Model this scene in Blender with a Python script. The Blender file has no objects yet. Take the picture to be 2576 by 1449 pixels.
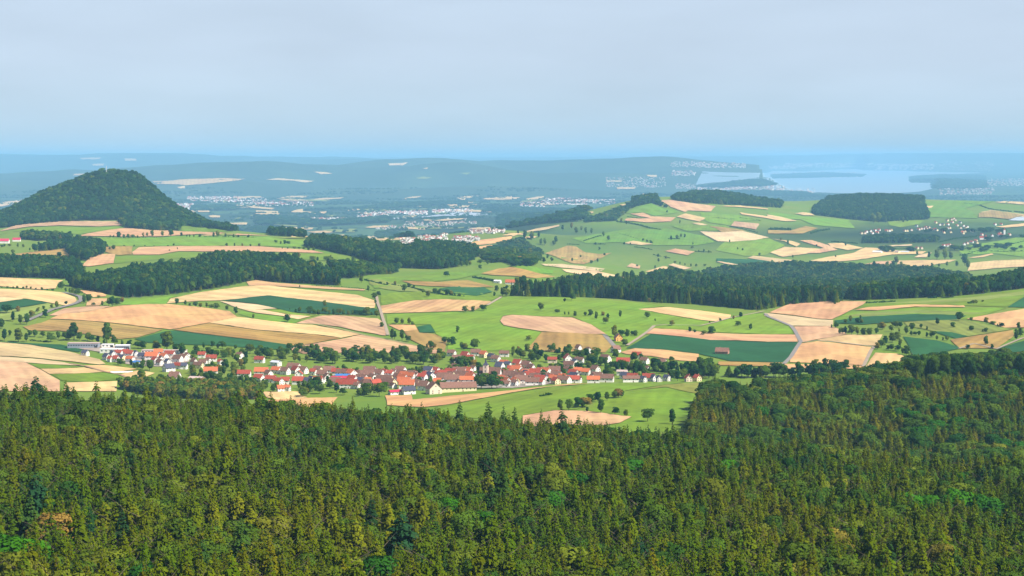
import bpy, math, random
import numpy as np
from mathutils import Vector
from mathutils.geometry import delaunay_2d_cdt

sc = bpy.context.scene
COL = sc.collection
R = math.radians
rng = np.random.default_rng(7)
random.seed(7)

# ------------------------------------------------------------------ camera
CAMZ, FPX, HOR, HOR0 = 300.0, 4807.0, 399.0, 385.0   # height, focal length in photo pixels (2576 wide), eye-level row, row the survey below was levelled to
TILT = (HOR - HOR0) / FPX
PITCH = math.atan((724.5 - HOR) / FPX)
cd = bpy.data.cameras.new('camera'); cam = bpy.data.objects.new('camera', cd); COL.objects.link(cam)
cd.sensor_width = 36.0; cd.lens = 18.0 * FPX / 1288.0
cd.clip_start = 1.0; cd.clip_end = 200000.0
cam.location = (0, 0, CAMZ); cam.rotation_euler = (R(90) - PITCH, 0, 0)
sc.camera = cam

# ------------------------------------------------------------------ light
SUN_EL, SUN_AZ = 48.0, 120.0                    # degrees above the horizon, clockwise from the view direction
EXPOSURE = 0.9
w = bpy.data.worlds.new("World"); sc.world = w; w.use_nodes = True
nt = w.node_tree
bg = nt.nodes['Background']
sky = nt.nodes.new('ShaderNodeTexSky'); sky.sky_type = 'NISHITA'; sky.sun_disc = False
sky.sun_elevation = R(SUN_EL); sky.sun_rotation = R(SUN_AZ)
sky.altitude = 800; sky.air_density = 1.0; sky.dust_density = 0.4; sky.ozone_density = 3.0
# the lowest degrees of the sky are milky summer haze: the Nishita colour is drawn towards it near the horizon
tcw = nt.nodes.new('ShaderNodeTexCoord'); spw = nt.nodes.new('ShaderNodeSeparateXYZ'); nt.links.new(tcw.outputs['Generated'], spw.inputs[0])
crw = nt.nodes.new('ShaderNodeValToRGB'); nt.links.new(spw.outputs[2], crw.inputs[0])
SKY_LOW = [(0.0, (4.7, 6.2, 7.5)), (0.018, (5.2, 6.4, 7.7)), (0.05, (5.6, 6.55, 7.9)), (0.13, (5.95, 6.8, 8.1))]
crw.color_ramp.elements[0].position = 0.0; crw.color_ramp.elements[1].position = SKY_LOW[-1][0]
for k in (1, 2): crw.color_ramp.elements.new(SKY_LOW[k][0])
for e, (p, c) in zip(crw.color_ramp.elements, SKY_LOW): e.color = tuple(v / 8.0 for v in c) + (1,)
mrw = nt.nodes.new('ShaderNodeMapRange'); nt.links.new(spw.outputs[2], mrw.inputs[0])
for k, v in enumerate((0.06, 0.5, 0.88, 0.0)): mrw.inputs[k + 1].default_value = v
scw = nt.nodes.new('ShaderNodeVectorMath'); scw.operation = 'SCALE'; scw.inputs[3].default_value = 8.0; nt.links.new(crw.outputs[0], scw.inputs[0])
mxw = nt.nodes.new('ShaderNodeMix'); mxw.data_type = 'RGBA'
nt.links.new(mrw.outputs[0], mxw.inputs[0]); nt.links.new(sky.outputs[0], mxw.inputs[6]); nt.links.new(scw.outputs[0], mxw.inputs[7])
mpw = nt.nodes.new('ShaderNodeMapping'); mpw.inputs['Scale'].default_value = (5, 5, 22); nt.links.new(tcw.outputs['Generated'], mpw.inputs[0])
nzw = nt.nodes.new('ShaderNodeTexNoise'); nzw.inputs['Scale'].default_value = 1.6; nzw.inputs['Detail'].default_value = 5; nt.links.new(mpw.outputs[0], nzw.inputs['Vector'])
mr2 = nt.nodes.new('ShaderNodeMapRange'); nt.links.new(nzw.outputs[0], mr2.inputs[0])
for k, v in enumerate((0.3, 0.7, 0.95, 1.05)): mr2.inputs[k + 1].default_value = v
sc2 = nt.nodes.new('ShaderNodeVectorMath'); sc2.operation = 'SCALE'; nt.links.new(mxw.outputs[2], sc2.inputs[0]); nt.links.new(mr2.outputs[0], sc2.inputs[3])
nt.links.new(sc2.outputs[0], bg.inputs[0]); bg.inputs[1].default_value = 0.058
sd = bpy.data.lights.new('sun', 'SUN'); sun = bpy.data.objects.new('sun', sd); COL.objects.link(sun)
sd.energy = 5.0; sd.angle = R(0.5); sd.color = (1.0, 0.93, 0.82)
sv = Vector((math.sin(R(SUN_AZ)) * math.cos(R(SUN_EL)), math.cos(R(SUN_AZ)) * math.cos(R(SUN_EL)), math.sin(R(SUN_EL))))
sun.rotation_euler = sv.to_track_quat('Z', 'Y').to_euler(); sun.location = (900, -300, 900)
vs = sc.view_settings
vs.view_transform = 'Standard'; vs.look = 'None'; vs.gamma = 1.0; vs.exposure = EXPOSURE; vs.use_curve_mapping = False
sc.render.engine = 'CYCLES'
cy = sc.cycles
cy.use_denoising = True
cy.max_bounces = 5; cy.diffuse_bounces = 2; cy.glossy_bounces = 2; cy.transmission_bounces = 2; cy.volume_bounces = 2
cy.transparent_max_bounces = 6; cy.sample_clamp_indirect = 4.0
cy.use_adaptive_sampling = False
HAZE_DENSITY = 3.1e-5
HAZE_COLOR = (0.33, 0.665, 1.0)

# ------------------------------------------------------------------ materials
MATS = {}
def new_mat(name):
    m = bpy.data.materials.new(name); m.use_nodes = True
    nt = m.node_tree
    b = nt.nodes['Principled BSDF']
    b.inputs['Specular IOR Level'].default_value = 0.15
    b.inputs['Roughness'].default_value = 0.9
    MATS[name] = m
    return m, nt, b
def N(nt, t, **kw):
    n = nt.nodes.new(t)
    for k, v in kw.items():
        if k in n.inputs.keys(): n.inputs[k].default_value = v
        else: setattr(n, k, v)
    return n
def mathn(nt, op, a, b=None, c=None):
    n = nt.nodes.new('ShaderNodeMath'); n.operation = op
    for i, v in enumerate((a, b, c)):
        if v is None: continue
        if isinstance(v, (int, float)): n.inputs[i].default_value = v
        else: nt.links.new(v, n.inputs[i])
    return n.outputs[0]
def mixc(nt, fac, a, b, mode='MIX'):
    n = nt.nodes.new('ShaderNodeMix'); n.data_type = 'RGBA'; n.blend_type = mode
    for sock, v in ((n.inputs[0], fac), (n.inputs[6], a), (n.inputs[7], b)):
        if isinstance(v, (int, float)): sock.default_value = v
        elif isinstance(v, tuple): sock.default_value = v + (1.0,) if len(v) == 3 else v
        else: nt.links.new(v, sock)
    return n.outputs[2]
def noise(nt, scale, coord, detail=4.0, rough=0.55):
    n = nt.nodes.new('ShaderNodeTexNoise'); n.inputs['Scale'].default_value = scale
    n.inputs['Detail'].default_value = detail; n.inputs['Roughness'].default_value = rough
    nt.links.new(coord, n.inputs['Vector'])
    return n.outputs['Fac']
def remap(nt, v, a, b, c, d):
    n = nt.nodes.new('ShaderNodeMapRange'); n.clamp = True
    nt.links.new(v, n.inputs[0])
    for i, x in enumerate((a, b, c, d)): n.inputs[i + 1].default_value = x
    return n.outputs[0]

def field_material():
    # colour of the crop from the object's own colour; alpha is how strongly its drilling rows show
    m, nt, b = new_mat('crop')
    oi = N(nt, 'ShaderNodeObjectInfo'); tc = N(nt, 'ShaderNodeTexCoord')
    big = noise(nt, 0.012, tc.outputs['Object'], 5)
    sep = N(nt, 'ShaderNodeSeparateXYZ'); nt.links.new(tc.outputs['Object'], sep.inputs[0])
    cmb = N(nt, 'ShaderNodeCombineXYZ')
    nt.links.new(mathn(nt, 'MULTIPLY', sep.outputs[0], 0.012), cmb.inputs[0])
    nt.links.new(mathn(nt, 'MULTIPLY', sep.outputs[1], 0.13), cmb.inputs[1])
    streak = noise(nt, 1.0, cmb.outputs[0], 3)
    wob = mathn(nt, 'MULTIPLY', noise(nt, 0.02, tc.outputs['Object'], 2), 2.5)
    row = mathn(nt, 'SINE', mathn(nt, 'ADD', mathn(nt, 'MULTIPLY', sep.outputs[1], 0.42), wob))
    row = mathn(nt, 'MULTIPLY', row, oi.outputs['Alpha'])
    f = mathn(nt, 'ADD', remap(nt, big, 0.3, 0.7, 0.82, 1.14), mathn(nt, 'MULTIPLY', mathn(nt, 'SUBTRACT', streak, 0.5), 0.34))
    row2 = mathn(nt, 'MULTIPLY', mathn(nt, 'SINE', mathn(nt, 'ADD', mathn(nt, 'MULTIPLY', sep.outputs[1], 0.11), wob)), oi.outputs['Alpha'])
    f = mathn(nt, 'ADD', f, mathn(nt, 'ADD', mathn(nt, 'MULTIPLY', row, 0.10), mathn(nt, 'MULTIPLY', row2, 0.12)))
    f = mathn(nt, 'ADD', f, remap(nt, noise(nt, 0.035, tc.outputs['Object'], 5, 0.7), 0.3, 0.7, -0.15, 0.15))
    f = mathn(nt, 'ADD', f, remap(nt, noise(nt, 0.12, tc.outputs['Object'], 3, 0.6), 0.3, 0.7, -0.08, 0.08))
    fine = noise(nt, 0.6, tc.outputs['Object'], 2)
    f = mathn(nt, 'MULTIPLY', f, remap(nt, fine, 0.2, 0.8, 0.93, 1.07))
    hs = N(nt, 'ShaderNodeHueSaturation')
    nt.links.new(oi.outputs['Color'], hs.inputs['Color']); nt.links.new(f, hs.inputs['Value'])
    nt.links.new(remap(nt, noise(nt, 0.006, tc.outputs['Object'], 2), 0.3, 0.7, 0.487, 0.513), hs.inputs['Hue'])
    nt.links.new(hs.outputs[0], b.inputs['Base Color'])
    return m
def ground_material():
    m, nt, b = new_mat('countryside')
    at = N(nt, 'ShaderNodeAttribute', attribute_name='cover')
    geo = N(nt, 'ShaderNodeNewGeometry')
    big = noise(nt, 0.004, geo.outputs['Position'], 6)
    vb = noise(nt, 0.0009, geo.outputs['Position'], 7, 0.6)
    meadow = mixc(nt, remap(nt, big, 0.35, 0.65, 0, 1), (0.11, 0.190, 0.013), (0.155, 0.195, 0.026))
    meadow = mixc(nt, remap(nt, noise(nt, 0.03, geo.outputs['Position'], 4), 0.3, 0.7, 0, 0.35), meadow, (0.07, 0.14, 0.016))
    valley = mixc(nt, remap(nt, vb, 0.49, 0.6, 0, 1), (0.016, 0.036, 0.014), (0.05, 0.095, 0.03))
    wood = mixc(nt, remap(nt, noise(nt, 0.02, geo.outputs['Position'], 5), 0.3, 0.7, 0, 1), (0.018, 0.036, 0.014), (0.04, 0.062, 0.022))
    wood = mixc(nt, remap(nt, vb, 0.5, 0.62, 0, 0.5), wood, (0.055, 0.085, 0.03))
    sep = N(nt, 'ShaderNodeSeparateColor'); nt.links.new(at.outputs['Color'], sep.inputs[0])
    c = mixc(nt, sep.outputs[1], meadow, valley)
    c = mixc(nt, sep.outputs[0], c, wood)
    nt.links.new(c, b.inputs['Base Color'])
    return m
def foliage_material(name, ramp, transl=0.25, var=0.25):
    # tint (0..1) is an attribute of each tree; it walks along the species' own range of colours
    m, nt, b = new_mat(name)
    nt.nodes.remove(b)
    at = N(nt, 'ShaderNodeAttribute', attribute_name='tint'); at.attribute_type = 'INSTANCER'
    oi = N(nt, 'ShaderNodeObjectInfo')
    t = mathn(nt, 'ADD', at.outputs['Fac'], mathn(nt, 'MULTIPLY', mathn(nt, 'SUBTRACT', oi.outputs['Random'], 0.5), var))
    cr = N(nt, 'ShaderNodeValToRGB'); nt.links.new(t, cr.inputs[0])
    e = cr.color_ramp.elements
    e[0].position = ramp[0][0]; e[0].color = ramp[0][1] + (1,)
    e[1].position = ramp[-1][0]; e[1].color = ramp[-1][1] + (1,)
    for p, c in ramp[1:-1]:
        x = e.new(p); x.color = c + (1,)
    tc = N(nt, 'ShaderNodeTexCoord')
    ns = noise(nt, 9.0, tc.outputs['Object'], 3)
    hs = N(nt, 'ShaderNodeHueSaturation'); nt.links.new(cr.outputs[0], hs.inputs['Color'])
    wn = N(nt, 'ShaderNodeTexWhiteNoise', noise_dimensions='1D'); nt.links.new(mathn(nt, 'MULTIPLY', oi.outputs['Random'], 91.7), wn.inputs['W'])
    nt.links.new(mathn(nt, 'MULTIPLY', remap(nt, ns, 0.3, 0.7, 0.82, 1.2), remap(nt, wn.outputs[0], 0.0, 1.0, 0.8, 1.2)), hs.inputs['Value'])
    d = N(nt, 'ShaderNodeBsdfDiffuse'); tr = N(nt, 'ShaderNodeBsdfTranslucent')
    nt.links.new(hs.outputs[0], d.inputs[0]); nt.links.new(hs.outputs[0], tr.inputs[0])
    mx = N(nt, 'ShaderNodeMixShader'); mx.inputs[0].default_value = transl
    nt.links.new(d.outputs[0], mx.inputs[1]); nt.links.new(tr.outputs[0], mx.inputs[2])
    nt.links.new(mx.outputs[0], nt.nodes['Material Output'].inputs[0])
    return m
def plain(name, color, rough=0.85, var=0.2, scale=1.5, spec=0.2):
    m, nt, b = new_mat(name)
    tc = N(nt, 'ShaderNodeTexCoord'); oi = N(nt, 'ShaderNodeObjectInfo')
    f = mathn(nt, 'ADD', remap(nt, noise(nt, scale, tc.outputs['Object'], 4), 0.3, 0.7, 1 - var, 1 + var), mathn(nt, 'MULTIPLY', mathn(nt, 'SUBTRACT', oi.outputs['Random'], 0.5), var * 1.6))
    hs = N(nt, 'ShaderNodeHueSaturation', Color=color + (1,)); nt.links.new(f, hs.inputs['Value'])
    nt.links.new(hs.outputs[0], b.inputs['Base Color'])
    b.inputs['Roughness'].default_value = rough; b.inputs['Specular IOR Level'].default_value = spec
    return m
field_mat = field_material(); ground_mat = ground_material()
SPRUCE = foliage_material('spruce_needles', [(0.0, (0.018, 0.058, 0.020)), (0.25, (0.062, 0.110, 0.002)), (0.52, (0.096, 0.120, 0.002)), (0.78, (0.120, 0.108, 0.003)), (1.0, (0.24, 0.15, 0.03))], 0.22, 0.22)
LEAF = foliage_material('broad_leaves', [(0.0, (0.009, 0.042, 0.014)), (0.3, (0.022, 0.072, 0.010)), (0.6, (0.068, 0.120, 0.010)), (0.85, (0.135, 0.155, 0.012)), (1.0, (0.22, 0.14, 0.03))], 0.25)
BRIGHT = foliage_material('bright_leaves', [(0.0, (0.022, 0.085, 0.012)), (0.5, (0.035, 0.13, 0.008)), (1.0, (0.06, 0.20, 0.005))], 0.3)
LARCH = foliage_material('larch_needles', [(0.0, (0.10, 0.14, 0.006)), (1.0, (0.17, 0.18, 0.006))], 0.25)
BARK = plain('bark', (0.10, 0.075, 0.055), 0.95, 0.3, 4)
WALLS = {'w': plain('white_render', (0.76, 0.73, 0.68), 0.9, 0.1, 0.5), 'y': plain('yellow_render', (0.74, 0.62, 0.38), 0.9, 0.06, 0.7),
         'p': plain('cream_render', (0.70, 0.56, 0.44), 0.9, 0.06, 0.7), 't': plain('ochre_render', (0.72, 0.36, 0.12), 0.9, 0.06, 0.7),
         'g': plain('grey_cladding', (0.26, 0.28, 0.33), 0.6, 0.08, 0.7), 'b': plain('brick_wall', (0.48, 0.24, 0.17), 0.9, 0.1, 0.9)}
ROOFS = {'o': plain('orange_tiles', (0.42, 0.115, 0.05), 0.85, 0.22, 0.8), 'r': plain('red_tiles', (0.30, 0.058, 0.036), 0.85, 0.25, 0.8),
         'd': plain('brown_tiles', (0.165, 0.085, 0.062), 0.85, 0.3, 0.8), 'k': plain('slate_tiles', (0.06, 0.062, 0.095), 0.7, 0.2, 1.2),
         'b': plain('blue_sheet', (0.05, 0.16, 0.40), 0.5, 0.1, 0.5), 'c': plain('crimson_sheet', (0.42, 0.03, 0.075), 0.6, 0.08, 0.6),
         'g': plain('pale_grey_sheet', (0.50, 0.52, 0.58), 0.5, 0.08, 0.5), 'w': plain('white_sheet', (0.72, 0.71, 0.72), 0.5, 0.06, 0.5), 't': plain('pale_brown_tiles', (0.42, 0.32, 0.29), 0.8, 0.12, 1.0)}
ROOFNAME = {'o': 'orange', 'r': 'red', 'd': 'brown', 'k': 'slate', 'b': 'blue', 'c': 'crimson', 'g': 'pale grey', 'w': 'white', 't': 'tan'}
WALLNAME = {'w': 'white', 'y': 'yellowish', 'p': 'cream', 't': 'ochre', 'g': 'grey', 'b': 'brick'}
PANE = plain('dark_pane', (0.03, 0.035, 0.045), 0.2, 0.1, 1, 0.5)
DOORM = plain('door_wood', (0.14, 0.08, 0.05), 0.7, 0.15, 2)
ASPH = plain('road_grey', (0.20, 0.18, 0.165), 0.9, 0.1, 0.1)
TRACK = plain('track_gravel', (0.31, 0.245, 0.18), 0.95, 0.1, 0.1)
STEEL = plain('pale_steel', (0.6, 0.6, 0.6), 0.4, 0.05, 0.5)
STONE = plain('castle_stone', (0.45, 0.40, 0.35), 0.95, 0.15, 0.4)
def water_material():
    m, nt, b = new_mat('lake_water')
    b.inputs['Base Color'].default_value = (0.24, 0.32, 0.37, 1); b.inputs['Roughness'].default_value = 0.3
    b.inputs['Specular IOR Level'].default_value = 0.5
    geo = N(nt, 'ShaderNodeNewGeometry')
    bp = N(nt, 'ShaderNodeBump', Strength=0.25, Distance=1.0)
    nt.links.new(noise(nt, 0.05, geo.outputs['Position'], 4), bp.inputs['Height']); nt.links.new(bp.outputs[0], b.inputs['Normal'])
    return m
WATER = water_material()

# ------------------------------------------------------------------ lens geometry (photo pixel -> line of sight)
PITCH0 = math.atan((724.5 - HOR0) / FPX)
cT, sT = math.cos(PITCH0), math.sin(PITCH0)
def sight(px, py):
    a = (np.asarray(px, float) - 1288) / FPX; b = (724.5 - np.asarray(py, float)) / FPX
    d = cT + b * sT
    return a / d, (-sT + b * cT) / d              # X per metre of Y, Z per metre of Y
def PB(x, y): return x / 4.0, 670.8 + y / 4.0       # the three sets of enlargements the outlines were traced on
def PA(x, y): return x / 4.0, 335.4 + y / 4.0
def PV(x, y): return 161 + x / 8.0, 838.5 + y / 8.0
def PR(x, y): return 2113.1 + x * 0.1797, 523.3 + y * 0.1797
def PF(k, x, y): return k * 858.7 + 0.3519 * x, 939 + 0.3519 * y

def inside(poly, x, y):
    poly = np.asarray(poly, float); c = np.zeros(np.shape(x), bool)
    j = len(poly) - 1
    for i in range(len(poly)):
        xi, yi = poly[i]; xj, yj = poly[j]
        if yi != yj:
            c ^= ((yi > y) != (yj > y)) & (x < (xj - xi) * (y - yi) / (yj - yi) + xi)
        j = i
    return c

# ------------------------------------------------------------------ terrain: smooth surface through surveyed points
SEEN = [  # photo x, y, distance: ground seen there
 (100,950,2382),(0,870,2780),(300,960,2330),(300,800,3050),(100,780,3150),(250,740,3450),(100,720,3700),(640,710,3800),(640,800,3050),(900,760,3400),(950,800,3050),
 (1000,850,2830),(700,860,2800),(850,718,3750),(1100,740,3500),(1240,750,3420),(1400,748,3450),(1300,800,3080),(1600,760,3400),(1500,820,2950),(1900,780,3300),(2000,840,2900),
 (1800,860,2780),(1950,910,2550),(2200,860,2720),(2200,920,2480),(2100,760,3450),(2300,750,3450),(2560,730,3500),(2500,800,3000),(2500,870,2650),(2300,830,2850),
 (1100,700,4200),(1000,720,3900),(1200,690,4400),(1250,712,4000),(1300,660,4800),(1100,680,4600),(1400,690,4700),(1450,670,5200),(1350,640,5600),
 (500,635,5000),(700,640,4900),(240,655,4600),(500,610,5500),(500,590,6000),(700,600,5800),(100,575,6300),(300,570,6400),(100,635,5000),(150,560,6700),(290,558,6700),(500,572,6500),
 (560,580,6400),(700,590,6100),(860,620,5400),(900,655,4850),(1000,690,4400),(1150,668,4900),(300,748,3450),(400,582,6300),
 (1500,680,5900),(1600,680,6000),(1450,640,6300),(1350,620,6500),(1300,600,7000),(1400,570,7600),(1280,580,8000),(1500,560,7500),(1600,560,7400),(1650,520,7900),(1700,510,8000),
 (1620,502,8100),(1560,530,8000),(1800,530,7900),(1900,520,8200),(1800,570,7200),(1900,550,7600),(2000,540,8000),(2100,550,7900),(1700,620,6500),(1900,610,6700),(2000,600,6900),
 (2100,640,6400),(2300,650,6300),(2500,660,6100),(2200,610,6900),(2400,600,7100),(2500,620,6700),(2300,575,7700),(2400,550,8200),(2550,560,8000),(2400,520,9200),(2550,530,9000),
 (2450,505,9900),(1750,650,6200),(1950,655,6100),(2150,552,8100),
 (1500,1075,1700),(1500,1020,1900),(1500,967,2120),(1700,970,2100),(1760,970,2100),(1200,1010,2000),(1100,1020,1980),(1100,990,2200),(1300,985,2140),(1750,1050,1780),(1750,1088,1650),(750,1010,2150),(2400,965,1900),
 (500,407,32430),(430,420,32430),(600,412,33840),(700,420,33840),(850,422,33840),(1000,412,33840),(1150,408,35250),(1350,405,36660),(1600,400,36660),(1700,408,38070),(1800,418,42300),
 (700,450,29610),(1200,450,30315),(1500,450,31020),(500,450,28905),(800,480,28200),(0,470,28200),(0,440,36660),(250,390,56400),(100,415,53580),(400,398,53580),(470,405,53580),(950,404,47940),
 (2000,410,71000),(2200,392,72500),(2450,386,74000),(2576,388,72500),(1800,412,70500),(2576,520,21150)]
FIXED = [  # photo x, distance, height: ground nobody sees from here
 (0,300,190),(1288,300,190),(2576,300,190),(0,100,235),(1288,100,235),(2576,100,235),
 (0,560,150),(1288,560,146),(2576,560,142),(0,900,135),(1288,900,122),(2576,900,108),(0,1250,119),(640,1250,113),(1288,1250,100),(1900,1250,88),(2576,1250,74),
 (0,1550,75),(640,1550,66),(1288,1480,72),(2000,1500,46),(2576,1500,46),(200,1900,25),(700,1850,32),(950,1750,42),
 (2000,1950,46),(2560,2100,52),(2200,2150,36),(2300,2350,27),(1000,2300,20),(1300,2330,20),(1600,2330,20),(1300,2550,20),(1000,2550,20),(700,2450,20),(1600,2550,21),(500,2300,20),(1450,2700,24),(300,2600,21),
 (1300,3900,20),(1600,3800,8),(1900,3700,8),(1900,4400,-22),(1500,4400,-8),(2100,4300,-44),
 (500,4300,50),(300,4200,33),(700,4200,51),(100,4300,43),(500,4700,40),(800,5900,28),(1000,5700,8),(1150,5600,14),(800,7000,-40),(1000,7000,-75),(600,7500,-25),(1150,7000,-85),
 (-80,7200,30),(0,7200,50),(60,7200,100),(110,7200,138),(170,7200,170),(205,7200,190),(235,7200,205),(268,7200,216),(310,7200,216),(340,7200,212),(358,7200,196),(380,7200,166),(420,7200,111),(460,7200,63),(520,7200,28),(575,7200,0),
 (120,6950,97),(230,6950,132),(310,6950,142),(380,6950,104),(100,7700,60),(300,7700,120),(450,7700,10),(300,8300,20),(0,8300,0),(600,8300,-60),
 (1800,9300,96),(1700,9200,88),(1950,9200,60),(2180,9300,83),(2080,9100,63),(2320,9200,64),(2180,8800,50),(1700,15500,-180),(2000,15500,-180),(2200,16000,-180),(2500,17500,-190),(1700,20000,-320),(2000,20000,-320),(2300,21000,-310),
 (2000,5600,-44),(1800,5400,-48),(2300,5500,-46),(2200,4600,-57),(2400,4700,-30),(1700,5000,-45),(2500,3900,32),(2500,4400,10),
 (1400,45000,-320),(700,45000,-320),(0,42500,-320),(400,42500,-320)]
for x in (-500, 100, 600, 1000, 1300):
    for Y in (14100, 18300, 24000, 26500): FIXED.append((x, Y, -320))
for x in (700, 1100): FIXED.append((x, 13100, -317))
for x, Y in ((1750,20000),(1750,30000),(1900,19500),(1900,30000),(1900,42000),(2100,20000),(2100,30000),(2100,46000),(2300,20000),(2300,30000),(2300,44000),(2576,25000),(2576,40000),(2450,18000),(1550,17500),(1700,17500)): FIXED.append((x, Y * 1.41, -321))
for Y, z in ((300,190),(560,145),(1250,95),(2000,40),(2500,25),(3300,40),(4300,20),(5500,10),(6500,10),(8000,10),(14500,-180),(20000,-320),(35000,-320),(63000,-100),(85000,200)):
    FIXED.append((3250, Y, z))
for Y, z in ((300,190),(560,152),(1250,122),(2000,40),(2500,22),(3300,42),(4300,45),(5500,45),(6500,50),(8000,-20),(35000,-120),(63000,0),(85000,60)):
    FIXED.append((-650, Y, z))
for x in (300, 1000, 1600): FIXED.append((x, 84000, 60))
SEEN += [(480,472,27500),(620,478,27500),(850,482,27000),(1000,474,27200),(1200,468,27600),(1400,472,28000),(1600,482,28500),(1120,440,34000),(1350,436,35000),(640,438,30500),(560,432,30800)]
FIXED += [(1400,9200,-130),(1300,9200,-160),(1500,9400,-110),(1420,11500,-300),(480,29200,-200),(850,29800,-270),(1000,29800,-250),(1200,30200,-240),(1400,30500,-250),(1100,41500,-150),(620,37000,-150),(850,41000,-100)]
# the middle hill stands a fifth farther than first surveyed
SEEN = [(x, y, Y * 1.2 if x > 1290 and 5500 < Y <= 10000 else Y) for x, y, Y in SEEN]
FIXED = [(x, Y * 1.2, 300 + (z - 300) * 1.2) if 1290 < x < 2700 and 4950 <= Y <= 12000 else (x, Y, z) for x, Y, z in FIXED]
pts = []
for x, y, Y in SEEN:
    U, M = sight(x, y); pts.append((float(U), math.log(Y), CAMZ + float(M) * Y))
for x, Y, z in FIXED:
    pts.append(((x - 1288) / FPX, math.log(Y), z))
pts = np.array(pts)
def tpsk(r2): return 0.5 * r2 * np.log(np.maximum(r2, 1e-12))
P2 = pts[:, :2]; n = len(P2)
Kx = tpsk(((P2[:, None] - P2[None]) ** 2).sum(-1)) + np.eye(n) * 2e-6
A = np.zeros((n + 3, n + 3)); A[:n, :n] = Kx; A[:n, n] = 1; A[:n, n + 1:] = P2; A[n, :n] = 1; A[n + 1:, :n] = P2.T
sol = np.linalg.solve(A, np.concatenate([pts[:, 2], np.zeros(3)]))
NU, NL = 561, 860
UG = np.linspace(-0.42, 0.42, NU); LG = np.linspace(math.log(90), math.log(105000), NL)
HG = np.zeros((NL, NU))
for i in range(NL):
    q = np.stack([UG, np.full(NU, LG[i])], 1)
    HG[i] = tpsk(((q[:, None] - P2[None]) ** 2).sum(-1)) @ sol[:n] + sol[n] + q @ sol[n + 1:]
YG = np.exp(LG)
XW = UG[None, :] * YG[:, None]; YW = np.broadcast_to(YG[:, None], XW.shape); bump = np.zeros_like(HG)
rb = np.random.default_rng(5)
for wl, am in ((5200, 1.0), (2600, 0.8), (1400, 0.55), (800, 0.35)):
    for k in range(4):
        a = rb.random() * 6.283; bump += am * np.sin((XW * math.cos(a) + YW * math.sin(a)) / wl * 6.283 + rb.random() * 6.283)
HG = HG + bump * 11.0 * np.clip((YW - 24000) / 6000, 0, 1) * np.clip((HG + 312) / 120, 0, 1)     # the wooded far hills are uneven
HG = np.clip(HG, -321.0, 297.0)
LAKE = [PA(x, y) for x, y in [(7000,520),(7030,455),(7070,385),(7300,395),(7728,400),(7780,380),(8100,385),(8600,360),(8700,375),(9100,380),(9400,390),(9900,398),(9600,415),(9300,420),(9170,440),(9170,490),(9370,500),(9380,560),(9250,590),(8900,610),(8500,605),(8000,590),(7728,560),(7660,490),(7500,470),(7300,490),(7150,500)]]
lu, lm = sight([p[0] for p in LAKE], [p[1] for p in LAKE]); lY = -621.0 / np.minimum(lm, -0.001)
lc = np.array([lu.mean(), np.log(lY).mean()]); lp = np.stack([lu, np.log(lY)], 1); lp = lc + (lp - lc) * 1.06
UL, LLg = np.meshgrid(UG, LG); HG = np.where(inside(lp, UL, LLg), np.where(UL > (1830 - 1288) / FPX, -321.0, np.minimum(HG, -321.0 + np.maximum(0, HG + 150.0) * 2.0)), HG)
HG0 = HG.copy(); HG = np.where(YG[:, None] > 80000, np.minimum(HG, 200.0), HG) + TILT * YG[:, None]           # level the survey to the true horizon
cT, sT = math.cos(PITCH), math.sin(PITCH)
def H(X, Y):
    X = np.asarray(X, float); Y = np.asarray(Y, float)
    fu = np.clip((X / Y - UG[0]) / (UG[1] - UG[0]), 0, NU - 1.001); fl = np.clip((np.log(Y) - LG[0]) / (LG[1] - LG[0]), 0, NL - 1.001)
    iu = fu.astype(int); il = fl.astype(int); fu = fu - iu; fl = fl - il
    return (HG[il, iu] * (1 - fu) + HG[il, iu + 1] * fu) * (1 - fl) + (HG[il + 1, iu] * (1 - fu) + HG[il + 1, iu + 1] * fu) * fl
def ground_at(px, py, off=0.0, ymin=1350.0, ymax=100000.0):
    """where the line of sight through a photo pixel first meets the ground (raised by off): X, Y, ground height"""
    U, M = sight(px, py); U = np.atleast_1d(U); M = np.atleast_1d(M)
    i0, i1 = np.searchsorted(YG, ymin), np.searchsorted(YG, ymax)
    fu = np.clip((U - UG[0]) / (UG[1] - UG[0]), 0, NU - 1.001); iu = fu.astype(int); fu = (fu - iu)[:, None]
    hh = HG[i0:i1][:, iu].T * (1 - fu) + HG[i0:i1][:, iu + 1].T * fu + off
    gap = CAMZ + M[:, None] * YG[None, i0:i1] - hh
    hit = gap <= 0
    k = np.where(hit.any(1), hit.argmax(1), np.argmin(gap / YG[None, i0:i1], 1))
    k = np.clip(k, 1, gap.shape[1] - 1); ar = np.arange(len(k))
    g0, g1 = gap[ar, k - 1], gap[ar, k]
    t = np.where((g0 > 0) & (g1 <= 0), g0 / np.maximum(g0 - g1, 1e-9), 1.0)
    Y = YG[i0:i1][k - 1] * (1 - t) + YG[i0:i1][k] * t
    X = U * Y
    return X, Y, H(X, Y)
def to_photo(X, Y, Z):
    dz = Z - CAMZ
    d = Y * cT - dz * sT; v = Y * sT + dz * cT
    return 1288 + FPX * X / d, 724.5 - FPX * v / d

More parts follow.
